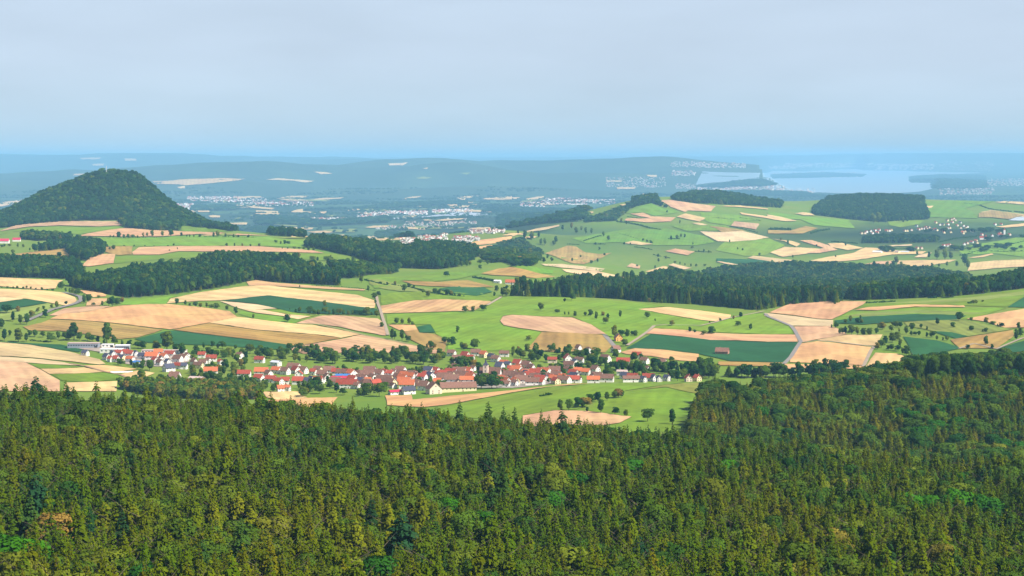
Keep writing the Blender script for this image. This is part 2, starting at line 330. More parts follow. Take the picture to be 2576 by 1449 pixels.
# ------------------------------------------------------------------ object helpers
def mesh_of(name, verts, faces, mats=(), mi=None, smooth=False):
    me = bpy.data.meshes.new(name)
    me.from_pydata([tuple(v) for v in verts], [], [tuple(f) for f in faces])
    for m in mats: me.materials.append(m)
    if mi is not None: me.polygons.foreach_set('material_index', np.asarray(mi, np.int32))
    if smooth: me.polygons.foreach_set('use_smooth', np.ones(len(me.polygons), bool))
    me.update()
    return me
LOOPN = {}
def quads_mesh(name, Q, mat, out=None, soft=0.72):
    """Q: (n,4,3) array of loose leaves; out: where each leaf faces, out of its crown"""
    n, k = Q.shape[:2]
    if out is not None:
        out = out / np.maximum(np.linalg.norm(out, axis=1), 1e-6)[:, None]
        g = np.cross(Q[:, 2] - Q[:, 0], Q[:, 3] - Q[:, 1]); g /= np.maximum(np.linalg.norm(g, axis=1), 1e-9)[:, None]
        bad = (g * out).sum(1) < 0
        Q = Q.copy(); Q[bad] = Q[bad][:, ::-1]; g[bad] *= -1
        nn = out * soft + g * (1 - soft); nn /= np.linalg.norm(nn, axis=1)[:, None]
    me = bpy.data.meshes.new(name)
    me.vertices.add(n * k); me.vertices.foreach_set('co', Q.reshape(-1).astype(np.float32))
    me.loops.add(n * k); me.loops.foreach_set('vertex_index', np.arange(n * k, dtype=np.int32))
    me.polygons.add(n); me.polygons.foreach_set('loop_start', np.arange(0, n * k, k, dtype=np.int32))
    me.update(calc_edges=True)
    me.materials.append(mat)
    if out is not None:
        ln = np.repeat(nn, k, axis=0)
        me.normals_split_custom_set(ln.tolist()); LOOPN[me.name] = ln
    return me
def link(name, data, parent=None, loc=None, rz=0.0):
    o = bpy.data.objects.new(name, data); COL.objects.link(o)
    if parent is not None: o.parent = parent
    if loc is not None: o.location = loc
    o.rotation_euler.z = rz
    return o
def tag(o, label=None, cat=None, group=None, kind=None):
    if label: o['label'] = label
    if cat: o['category'] = cat
    if group: o['group'] = group
    if kind: o['kind'] = kind
    return o
ONES = 'zeroth first second third fourth fifth sixth seventh eighth ninth tenth eleventh twelfth thirteenth fourteenth fifteenth sixteenth seventeenth eighteenth nineteenth'.split()
TENS = {2: 'twent', 3: 'thirt', 4: 'fort', 5: 'fift', 6: 'sixt', 7: 'sevent', 8: 'eight', 9: 'ninet'}
def ordinal(k):
    if k < 20: return ONES[k]
    if k >= 100: return 'hundred-and-' + ordinal(k - 100)
    t = TENS[k // 10]
    return t + ('ieth' if k % 10 == 0 else 'y-' + ONES[k % 10])
PENDING = {}
def queue_label(o, desc, zone, px):
    PENDING.setdefault((desc, zone), []).append((px, o))
def settle_labels():
    for (desc, zone), v in PENDING.items():
        v.sort(key=lambda p: p[0])
        for i, (px, o) in enumerate(v):
            o['label'] = f'{desc} {zone}' if len(v) == 1 else f'{ordinal(i + 1)} {desc} from the left {zone}'

# ------------------------------------------------------------------ ground sheet
woods_mask = np.zeros((NL, NU), np.float32)
# every wood: name, label, where its foot shows (photo px), where its crowns end above (photo px), crown spacing, tree height, tint, species weights
WOODS = [
 ('wood', 'long dark wood on the rise behind the stubble fields', [(170,718),(230,735),(320,749),(400,743),(470,736),(560,722),(640,706),(720,712),(855,719)], [(845,680),(800,665),(740,650),(650,640),(560,638),(480,655),(330,672),(230,690)], 8.5, 22, 0.24),
 ('wood', 'dark wood at the photo edge beside the long wood', [(-60,700),(100,699),(170,702),(212,692)], [(195,655),(140,645),(60,645),(-60,640)], 9, 20, 0.25),
 ('grove', 'rounded dark grove below the white farm', [(85,634),(130,632),(165,626),(178,650),(215,657),(262,640)], [(262,612),(240,600),(190,597),(130,605),(90,618)], 9, 20, 0.15),
 ('grove', 'thin grove of grey green trees beside the red roofed farm', [(52,602),(100,606),(185,603)], [(180,588),(130,583),(60,581)], 10, 17, 0.4),
 ('wood', 'belt of dark trees along the edge of the plateau', [(768,622),(830,632),(870,642),(905,652),(960,667),(1000,674),(1100,678),(1150,672),(1190,652),(1210,642)], [(1205,630),(1150,612),(1080,611),(1040,617),(960,609),(900,601),(850,594),(790,590)], 9.5, 21, 0.2),
 ('wood', 'row of dark trees on the skyline ridge beside the wooded hill', [(590,584),(640,584),(680,592),(768,600)], [(768,586),(720,574),(640,567),(590,570)], 9.5, 19, 0.18),
 ('wood', 'lower wood between the pasture and the stubble field', [(850,702),(900,699),(975,690),(1005,682)], [(985,664),(900,659),(825,654)], 9, 18, 0.3),
 ('spruce_wood', 'broad dark conifer wood behind the green pasture', [(1250,744),(1330,746),(1440,749),(1500,749),(1600,758),(1750,766),(1880,778),(1905,781),(2000,766),(2120,756)], [(2100,738),(2050,725),(1900,712),(1750,705),(1600,700),(1480,697),(1400,700),(1330,715)], 8, 24, 0.22),
 ('wood', 'wide bluish forest in the low ground beyond the conifer wood', [(1560,702),(2115,752),(2150,756),(2250,752),(2395,746)], [(2440,690),(2350,673),(2200,666),(2050,661),(1900,663),(1780,676),(1640,690)], 10, 22, 0.3),
 ('wood', 'dark wood at the photo edge above the striped pasture', [(2390,746),(2450,741),(2640,722)], [(2640,668),(2520,690),(2440,705),(2395,722)], 9, 22, 0.25),
 ('wood', 'flat blue wood on the hill crest beside the castle knoll', [(1690,503),(1750,512),(1850,516),(1965,523)], [(1970,505),(1880,492),(1800,479),(1730,484),(1690,492)], 13, 20, 0.2),
 ('wood', 'dense blue green wood above the distant red roofed village', [(2045,540),(2130,551),(2200,558),(2335,552)], [(2338,535),(2325,506),(2280,490),(2150,486),(2080,497),(2045,522)], 12, 22, 0.15),
 ('wood', 'long straight wood below the distant red roofed village', [(2170,612),(2360,609)], [(2356,590),(2250,588),(2174,592)], 11, 18, 0.15),
 ('grove', 'steep tree covered castle knoll on the middle hill', [(1530,532),(1560,532),(1600,521),(1645,512),(1682,526)], [(1672,516),(1652,490),(1632,482),(1612,488),(1590,505),(1560,522)], 11, 18, 0.22),
 ('wood', 'loose wood on the shoulder of the middle hill', [(1470,560),(1545,557),(1580,528)], [(1565,516),(1525,530),(1485,545)], 16, 15, 0.3),
 ('wood', 'scattered wood in the valley at the foot of the middle hill', [(1215,655),(1290,672),(1345,672),(1365,640),(1330,615)], [(1310,596),(1275,600),(1230,620)], 15, 14, 0.35),
 ('young_wood', 'pale green young wood at the edge of the village', [(285,975),(400,1000),(560,1008),(660,1005)], [(650,970),(540,955),(420,950),(300,955)], 6.5, 11, 0.68),
 ('wood', 'tree belt behind the village gardens', [(1620,930),(1760,946),(1960,948),(2110,950)], [(2110,930),(2000,922),(1880,925),(1780,915),(1640,905)], 9, 15, 0.28),
]
def wood_polygon(front, top, ht):
    f = np.array(front, float); t = np.array(top, float)
    X, Y, Z = ground_at(f[:, 0], f[:, 1])
    X2, Y2, Z2 = ground_at(t[:, 0], t[:, 1], off=ht * 0.9, ymin=1350)
    return [(x / y, math.log(y)) for x, y in zip(np.r_[X, X2], np.r_[Y, Y2])]
WOOD_POLY = [wood_polygon(w_[2], w_[3], w_[5]) for w_ in WOODS]
hill_u = lambda px: (px - 1288) / FPX
HILL_POLY = [(hill_u(-120), math.log(6650)), (hill_u(0), math.log(6560)), (hill_u(60), math.log(6680)), (hill_u(130), math.log(6700)), (hill_u(300), math.log(6720)), (hill_u(312), math.log(6360)), (hill_u(390), math.log(6290)), (hill_u(450), math.log(6330)), (hill_u(462), math.log(6560)), (hill_u(520), math.log(6480)), (hill_u(585), math.log(6360)),
             (hill_u(590), math.log(7000)), (hill_u(500), math.log(7500)), (hill_u(400), math.log(7420)), (hill_u(200), math.log(7420)), (hill_u(60), math.log(7420)), (hill_u(-120), math.log(7400))]
FRONT_EDGE = [(-900,1240),(-340,1250),(0,1262),(120,1275),(300,1245),(520,1262),(640,1240),(700,1222),(860,1225),(1000,1245),(1120,1250),(1288,1245),(1450,1255),(1600,1250),(1800,1222),(2000,1195),(2300,1178),(2576,1160),(2900,1150),(3500,1150)]
FRONT_POLY = [(hill_u(-900), math.log(430))] + [(hill_u(x), math.log(y)) for x, y in FRONT_EDGE] + [(hill_u(3500), math.log(430))]
rx, ry, rz_ = ground_at([1738, 1750, 1775, 1800], [1089, 1050, 1018, 1000])
rx2, ry2, _ = ground_at([1850, 1900, 1980, 2120, 2260, 2290, 2400, 2576, 2800, 3250], [965, 955, 944, 930, 915, 890, 884, 880, 878, 876], off=24)
RIGHT_POLY = [(x / y, math.log(y)) for x, y in zip(np.r_[rx, rx2], np.r_[ry, ry2])] + [(hill_u(3250), math.log(1420)), (hill_u(1900), math.log(1420)), (hill_u(1790), math.log(1470)), (hill_u(1735), math.log(1560))]
UU, LL = np.meshgrid(UG, LG)
for poly in WOOD_POLY + [HILL_POLY, FRONT_POLY, RIGHT_POLY]:
    woods_mask[inside(poly, UU, LL)] = 1
XX = UU * YG[:, None]; YY = np.broadcast_to(YG[:, None], UU.shape)
far = np.clip((YY - 7400) / 1200, 0, 1) * np.clip(((-25 - HG0) / 40), 0, 1)             # the low plain is a mosaic of woods and fields
ridge = np.clip((YY - 25200) / 900, 0, 1) * np.clip((HG0 + 312) / 14, 0, 1)           # the far hills are wooded
ridge = np.maximum(ridge, 0)
cover = np.zeros((NL, NU, 4), np.float32); cover[..., 0] = np.maximum(woods_mask, ridge); cover[..., 1] = far; cover[..., 3] = 1
gv = np.stack([XX, YY, HG], -1).reshape(-1, 3)
idx = np.arange(NL * NU).reshape(NL, NU)
gq = np.stack([idx[:-1, :-1], idx[:-1, 1:], idx[1:, 1:], idx[1:, :-1]], -1).reshape(-1, 4)
me = bpy.data.meshes.new('ground')
me.vertices.add(len(gv)); me.vertices.foreach_set('co', gv.reshape(-1).astype(np.float32))
me.loops.add(gq.size); me.loops.foreach_set('vertex_index', gq.reshape(-1).astype(np.int32))
me.polygons.add(len(gq)); me.polygons.foreach_set('loop_start', np.arange(0, gq.size, 4, dtype=np.int32))
me.update(calc_edges=True); me.polygons.foreach_set('use_smooth', np.ones(len(gq), bool))
ca = me.attributes.new('cover', 'FLOAT_COLOR', 'POINT'); ca.data.foreach_set('color', cover.reshape(-1))
me.materials.append(ground_mat)
tag(link('ground', me), 'rolling green countryside falling away to a wide plain', 'ground', kind='structure')

# ------------------------------------------------------------------ fields, meadows, roads, lake: sheets lying on the ground
def lift(Y): return 0.00022 * Y
def sheet(name, poly, mat, step, color=None, stripe=0.0, extra=0.0, ymin=1350.0):
    p = np.array(poly, float)
    ring = []
    for i in range(len(p)):
        a, b = p[i], p[(i + 1) % len(p)]
        k = max(1, int(math.ceil(np.hypot(*(b - a)) / step)))
        for j in range(k): ring.append(a + (b - a) * j / k)
    ring = np.array(ring); wv = rng.normal(0, 1, ring.shape); wv = (wv + np.roll(wv, 1, 0) + np.roll(wv, -1, 0)) / 3
    if extra >= 0: ring = ring + wv * np.array([0.9, 0.35])       # field edges are never ruled
    x0, y0 = ring.min(0); x1, y1 = ring.max(0)
    gx, gy = np.meshgrid(np.arange(x0, x1, step * 1.6), np.arange(y0, y1, step * 0.8))
    m = inside(ring, gx, gy)
    allp = [Vector(q) for q in ring] + [Vector((a, b)) for a, b in zip(gx[m], gy[m])]
    loop = list(range(len(ring)))
    v, e, f, *_r = delaunay_2d_cdt(allp, [], [loop], 1, 1e-4)
    v = np.array([(q[0], q[1]) for q in v])
    X, Y, Z = ground_at(v[:, 0], v[:, 1], ymin=ymin)
    Z = Z + lift(Y) * (1 + extra)
    cx, cy, cz = X.mean(), Y.mean(), Z.mean()
    d = np.stack([X - cx, Y - cy], 1)
    ev, evec = np.linalg.eigh(d.T @ d); ax = evec[:, 1]; rz = math.atan2(ax[1], ax[0])
    ca_, sa_ = math.cos(-rz), math.sin(-rz)
    lv = np.stack([d[:, 0] * ca_ - d[:, 1] * sa_, d[:, 0] * sa_ + d[:, 1] * ca_, Z - cz], 1)
    faces = []
    for t in f:
        q = lv[list(t)]
        nz = np.cross(q[1] - q[0], q[2] - q[0])[2]
        if abs(nz) < 1e-6: continue
        faces.append(tuple(t) if nz > 0 else tuple(reversed(t)))
    if not faces: return None
    o = link(name, mesh_of(name, lv, faces, [mat], smooth=True), None, (cx, cy, cz), rz)
    if color is not None: o.color = tuple(color) + (stripe,)
    return o
# crop: name, colour, row strength, phrase
CROP = {
 'S': ('stubble_field', (0.50, 0.35, 0.16), 0.5, 'pale cream stubble field'),
 's': ('stubble_field', (0.52, 0.375, 0.20), 0.2, 'whitish stubble field'),
 'O': ('stubble_field', (0.47, 0.275, 0.12), 0.45, 'orange tan stubble field'),
 'P': ('ploughed_field', (0.44, 0.26, 0.14), 0.6, 'pinkish tan ploughed field'),
 'B': ('grain_field', (0.29, 0.185, 0.052), 0.9, 'olive tan grain field'),
 'G': ('meadow', (0.122, 0.210, 0.013), 0.5, 'bright green meadow'),
 'L': ('meadow', (0.185, 0.205, 0.035), 0.5, 'pale yellowish meadow'),
 'D': ('crop_field', (0.018, 0.08, 0.022), 0.25, 'dark green crop field'),
 'E': ('yard', (0.30, 0.25, 0.21), 0.0, 'pale paved village yard'),
 'Q': ('greenhouse_cover', (0.36, 0.40, 0.45), 0.6, 'grey foil covered field'),
}
FB = [  # outlines on the lower enlargement
('S',0,[(-300,115),(0,115),(640,145),(590,165),(560,225),(400,235),(0,205),(-300,200)]),
('S',0,[(-300,225),(0,228),(400,243),(620,265),(755,312),(775,345),(740,380),(660,397),(500,368),(260,327),(0,303),(-300,300)]),
('s',0,[(-300,306),(0,306),(130,316),(245,329),(0,362),(-300,380)]),
('D',0,[(-300,385),(0,364),(260,330),(490,370),(200,415),(0,455),(-300,470)]),
('L',0,[(-300,480),(0,458),(200,418),(490,374),(650,400),(520,440),(300,500),(100,540),(-300,560)]),
('O',0,[(800,238),(950,240),(1070,290),(1060,305),(930,312),(830,262)]),
('O',0,[(870,368),(930,325),(1085,326),(1078,345),(1000,397),(870,400)]),
('G',0,[(1200,390),(1290,327),(1560,317),(1800,297),(1700,322),(1670,380)]),
('S',1,[(1680,375),(1720,325),(2020,262),(2480,200),(2576,197),(2720,198),(3300,260),(3600,290),(3780,350),(3770,420),(3700,425),(3400,380),(3160,350),(2700,295),(2576,305),(2400,330),(2230,345),(2000,350)]),
('O',0,[(2480,160),(2576,140),(2750,165),(3200,200),(3680,235),(3660,245),(3200,225),(2960,212),(2740,198),(2500,196)]),
('D',0,[(2260,347),(2576,308),(2720,298),(3240,357),(3790,432),(3820,490),(3300,480),(2940,465),(2800,430),(2576,378)]),
('s',0,[(2210,352),(2576,385),(2810,428),(2640,434),(2460,440),(2330,400)]),
('O',0,[(2690,345),(2830,365),(3010,400),(2990,403),(2800,372)]),
('G',0,[(2640,438),(2900,432),(2960,467),(3180,500),(3130,504),(2900,482),(2750,458)]),
('s',0,[(2460,442),(2636,438),(2750,462),(2900,486),(3130,507),(3000,535),(2850,502),(2576,470)]),
('G',0,[(2400,480),(2430,450),(2576,475),(2870,510),(3040,540),(2960,575),(2720,560),(2576,530)]),
('S',0,[(2105,570),(2390,512),(2576,535),(2780,560),(3000,585),(3140,592),(3380,635),(3640,685),(3430,722),(3200,690),(2780,657),(2576,640)]),
('P',1,[(2980,575),(3080,540),(3230,502),(3400,495),(3800,530),(3850,560),(3885,640),(3880,700),(3600,652),(3400,608),(3200,583)]),
('O',0,[(500,530),(620,480),(800,470),(1200,400),(1500,382),(1690,383),(2000,410),(2310,455),(2385,510),(2100,568),(1720,638),(1400,602),(1100,568),(800,543)]),
('P',0,[(490,495),(640,427),(850,407),(1120,402),(1000,438),(780,468),(620,498)]),
('B',0,[(230,610),(420,570),(500,540),(800,550),(1100,575),(1400,610),(1640,640),(1560,670),(1380,720),(1200,735),(900,690),(600,650),(300,650)]),
('B',1,[(1740,642),(2100,575),(2576,645),(2780,662),(3200,694),(3420,725),(3000,805),(2576,745),(2200,700)]),
('D',0,[(1350,735),(1640,662),(1730,647),(2200,705),(2576,752),(2700,760),(3000,805),(2850,840),(2576,835),(2300,800),(1900,790),(1500,770)]),
('P',1,[(2900,832),(3010,808),(3430,735),(3640,690),(3880,740),(4180,800),(4480,862),(4400,882),(4000,872),(3400,872),(3050,882)]),
('S',0,[(-300,750),(0,767),(300,792),(700,862),(1000,940),(1060,985),(1000,990),(700,958),(300,918),(0,903),(-300,900)]),
('s',0,[(-300,906),(0,910),(400,935),(760,985),(830,1000),(500,988),(260,968),(0,950),(-300,945)]),
('P',0,[(-300,952),(0,952),(260,972),(400,1040),(600,1150),(600,1260),(-300,1260)]),
('G',0,[(285,978),(500,988),(860,1013),(600,1028),(400,1030)]),
('S',0,[(405,1035),(600,1032),(850,1018),(1060,1065),(800,1080),(500,1085)]),
('S',0,[(850,1000),(1050,995),(1400,1035),(1200,1060),(1070,1065),(862,1012)]),
('G',0,[(515,1085),(830,1078),(1080,1068),(1190,1095),(1280,1130),(900,1165),(620,1150)]),
('S',0,[(1190,1090),(1400,1050),(1560,1075),(1480,1110),(1290,1130)]),
('D',0,[(-300,745),(0,758),(300,775),(620,790),(830,840),(800,865),(690,850),(300,787),(0,763)]),
('S',0,[(660,1172),(1180,1160),(1170,1260),(640,1260)]),
('S',1,[(2640,1265),(3060,1262),(3040,1300),(3100,1325),(2980,1335),(2780,1345),(2680,1320)]),
('O',0,[(2700,1350),(3100,1327),(3400,1320),(3360,1360),(3300,1500),(2700,1500)]),
('O',0,[(3880,1305),(4140,1300),(4150,1345),(4480,1312),(5152,1250),(5700,1190),(5950,1180),(5500,1215),(5152,1272),(4700,1358),(4480,1398),(4250,1420),(3900,1400)]),
('G',0,[(4400,1410),(4480,1400),(4800,1345),(5152,1276),(5600,1207),(6300,1175),(6700,1168),(6900,1168),(6600,1205),(6300,1250),(6000,1330),(5900,1400),(5800,1440),(5600,1447),(5280,1495),(5200,1560),(4400,1500)]),
('L',0,[(6700,1192),(7000,1170),(7190,1190),(7160,1240),(7100,1300),(6700,1215),(6450,1240)]),
('G',0,[(6440,1245),(6700,1220),(7100,1305),(7060,1380),(6960,1480),(6930,1660),(5900,1680),(5930,1632),(6250,1580),(6365,1517),(5930,1455),(6010,1340),(6300,1256)]),
('P',0,[(5260,1505),(5600,1451),(5920,1459),(6355,1517),(6240,1575),(5920,1627),(5600,1640),(5260,1600)]),
('O',1,[(3836,400),(4176,345),(4476,334),(4926,352),(4950,362),(4880,395),(4776,445),(4476,457),(3846,475)]),
('P',0,[(5030,548),(5060,505),(5152,490),(5450,508),(5760,518),(5950,590),(6100,682),(5850,682),(5450,655),(5152,610),(5070,592)]),
('B',0,[(5300,845),(5450,664),(5750,674),(6085,692),(6145,765),(6160,805),(6090,870),(5600,865)]),
('O',0,[(3900,592),(4176,592),(4200,640),(4060,660)]),
('B',0,[(4180,592),(4216,670),(4376,684),(4500,745),(4480,860),(4330,830),(4130,740),(4065,662),(4200,642)]),
('D',0,[(4200,612),(4330,587),(4380,668),(4230,670)]),
('G',0,[(3950,265),(4400,250),(5000,295),(5030,305),(4930,350),(4476,330),(4176,340),(3840,395),(3830,300)]),
('G',0,[(3880,480),(4476,462),(4776,450),(4900,400),(5020,312),(5400,305),(5800,315),(6300,355),(6700,400),(6420,430),(6750,495),(7050,545),(7200,562),(7340,520),(7600,475),(7728,480),(7830,560),(7960,602),(8000,680),(7728,684),(7300,668),(6852,638),(6582,622),(6500,680),(6330,780),(6160,760),(6090,680),(5960,590),(5765,512),(5450,503),(5152,486),(5055,500),(5022,548),(5065,598),(5152,618),(5445,660),(5290,850),(4500,850),(4510,745),(4385,680),(4335,585),(4170,585),(3900,585)]),
('S',0,[(6422,432),(6712,412),(7052,447),(7360,490),(7350,515),(7200,557),(7052,540),(6752,492)]),
('P',0,[(6502,682),(6582,628),(6852,642),(7152,672),(7452,686),(7728,690),(8010,690),(8025,745),(8030,762),(7728,762),(7500,750),(7152,744),(6852,707),(6552,680)]),
('D',0,[(6302,825),(6552,684),(6852,712),(7302,750),(7728,767),(8028,766),(8010,820),(7950,905),(7870,968),(7728,965),(7352,955),(7032,882),(6652,837)]),
('O',0,[(6240,865),(6392,828),(6652,840),(7032,886),(7036,958),(6852,952),(6552,905),(6300,885)]),
('B',0,[(7230,960),(7728,970),(7870,972),(7900,982),(7728,1010),(7230,1000)]),
('P',0,[(7740,466),(7990,362),(8210,350),(8718,355),(8690,385),(8528,462),(8368,536),(8228,528),(7928,488)]),
('s',0,[(7700,472),(7980,502),(8210,533),(8383,543),(8378,602),(7968,600),(7828,555),(7690,500)]),
('P',0,[(7990,610),(8368,606),(8420,625),(8530,688),(8330,720),(8208,740),(8070,765),(8040,690)]),
('S',0,[(8218,743),(8528,690),(8878,690),(8818,800),(8628,793),(8428,762)]),
('O',0,[(8070,775),(8228,757),(8428,774),(8768,815),(8758,850),(8688,1000),(8428,987),(7950,965),(7960,900)]),
('S',1,[(8700,1030),(8808,870),(9028,880),(9148,930),(9048,1010),(8878,1035)]),
('O',0,[(7900,985),(8428,990),(8690,1005),(8680,1030),(8300,1040),(7900,1035)]),
('D',0,[(9088,708),(9428,748),(9628,805),(9658,830),(9428,880),(9178,905),(9148,800)]),
('B',0,[(9568,740),(9748,712),(10198,642),(10208,700),(10028,830),(9660,825),(9600,780)]),
('D',0,[(10048,830),(10304,750),(10500,700),(10500,870),(10178,865)]),
('O',0,[(9728,530),(9928,492),(10304,430),(10500,420),(10500,620),(10218,616),(10108,620),(9928,562)]),
('D',0,[(10138,412),(10304,312),(10500,230),(10500,415)]),
('L',1,[(9088,562),(9628,532),(10028,602),(10198,635),(9748,705),(9578,700),(9378,650),(9128,600)]),
('D',0,[(9378,655),(9578,665),(9738,705),(9628,730),(9478,690)]),
('G',0,[(8728,375),(9200,350),(9760,300),(10304,225),(10500,200),(10500,225),(10304,300),(10128,410),(9700,394),(9208,382),(8728,412),(8600,432)]),
('L',0,[(8860,372),(9300,345),(9800,310),(10304,252),(10304,285),(9900,340),(9300,372)]),
('O',0,[(8588,440),(8728,415),(9208,385),(9698,398),(9708,414),(9208,408),(8828,445)]),
('G',0,[(8540,470),(8828,448),(9208,412),(9708,418),(10128,415),(9920,488),(9720,530),(9628,530),(9088,560),(8700,580),(8400,545)]),
('L',0,[(8478,505),(8678,470),(9228,440),(9628,455),(9928,472),(9628,488),(9228,470),(8728,505)]),
('D',0,[(8400,548),(8678,512),(9228,482),(9728,498),(9628,538),(9028,560),(8688,586),(8428,575)]),
('B',0,[(4046,150),(4400,160),(4700,140),(4850,180),(4980,210),(4700,215),(4300,200),(4150,185)]),
('D',0,[(4420,225),(4700,190),(4850,195),(4950,260),(4800,300),(4500,265)]),
('B',0,[(4836,75),(5000,30),(5152,10),(5300,40),(5450,80),(5600,110),(5400,122),(5152,100),(4950,90)]),
('G',0,[(3700,120),(4000,105),(4400,60),(4600,50),(4830,80),(4600,130),(4350,155),(4050,140),(3900,220),(3770,225)]),
('L',0,[(3700,130),(3800,125),(4050,190),(4300,225),(4450,260),(4000,250),(3850,225),(3720,180)]),
('s',0,[(5652,30),(5800,35),(6000,50),(6200,90),(6300,118),(6050,115),(5850,85),(5700,60)]),
('G',0,[(5330,125),(5500,115),(5650,110),(5550,160),(5400,200),(5340,190)]),
('E',0,[(3560,1060),(4300,1070),(5000,1080),(5400,1120),(5700,1150),(5500,1190),(5152,1225),(4700,1220),(4300,1180),(3900,1160),(3600,1110)]),
('E',0,[(1050,880),(1500,860),(1900,900),(1900,960),(1650,1010),(1400,1000),(1150,960)]),
('E',0,[(700,770),(1300,800),(1300,880),(1000,860),(800,830)]),
]
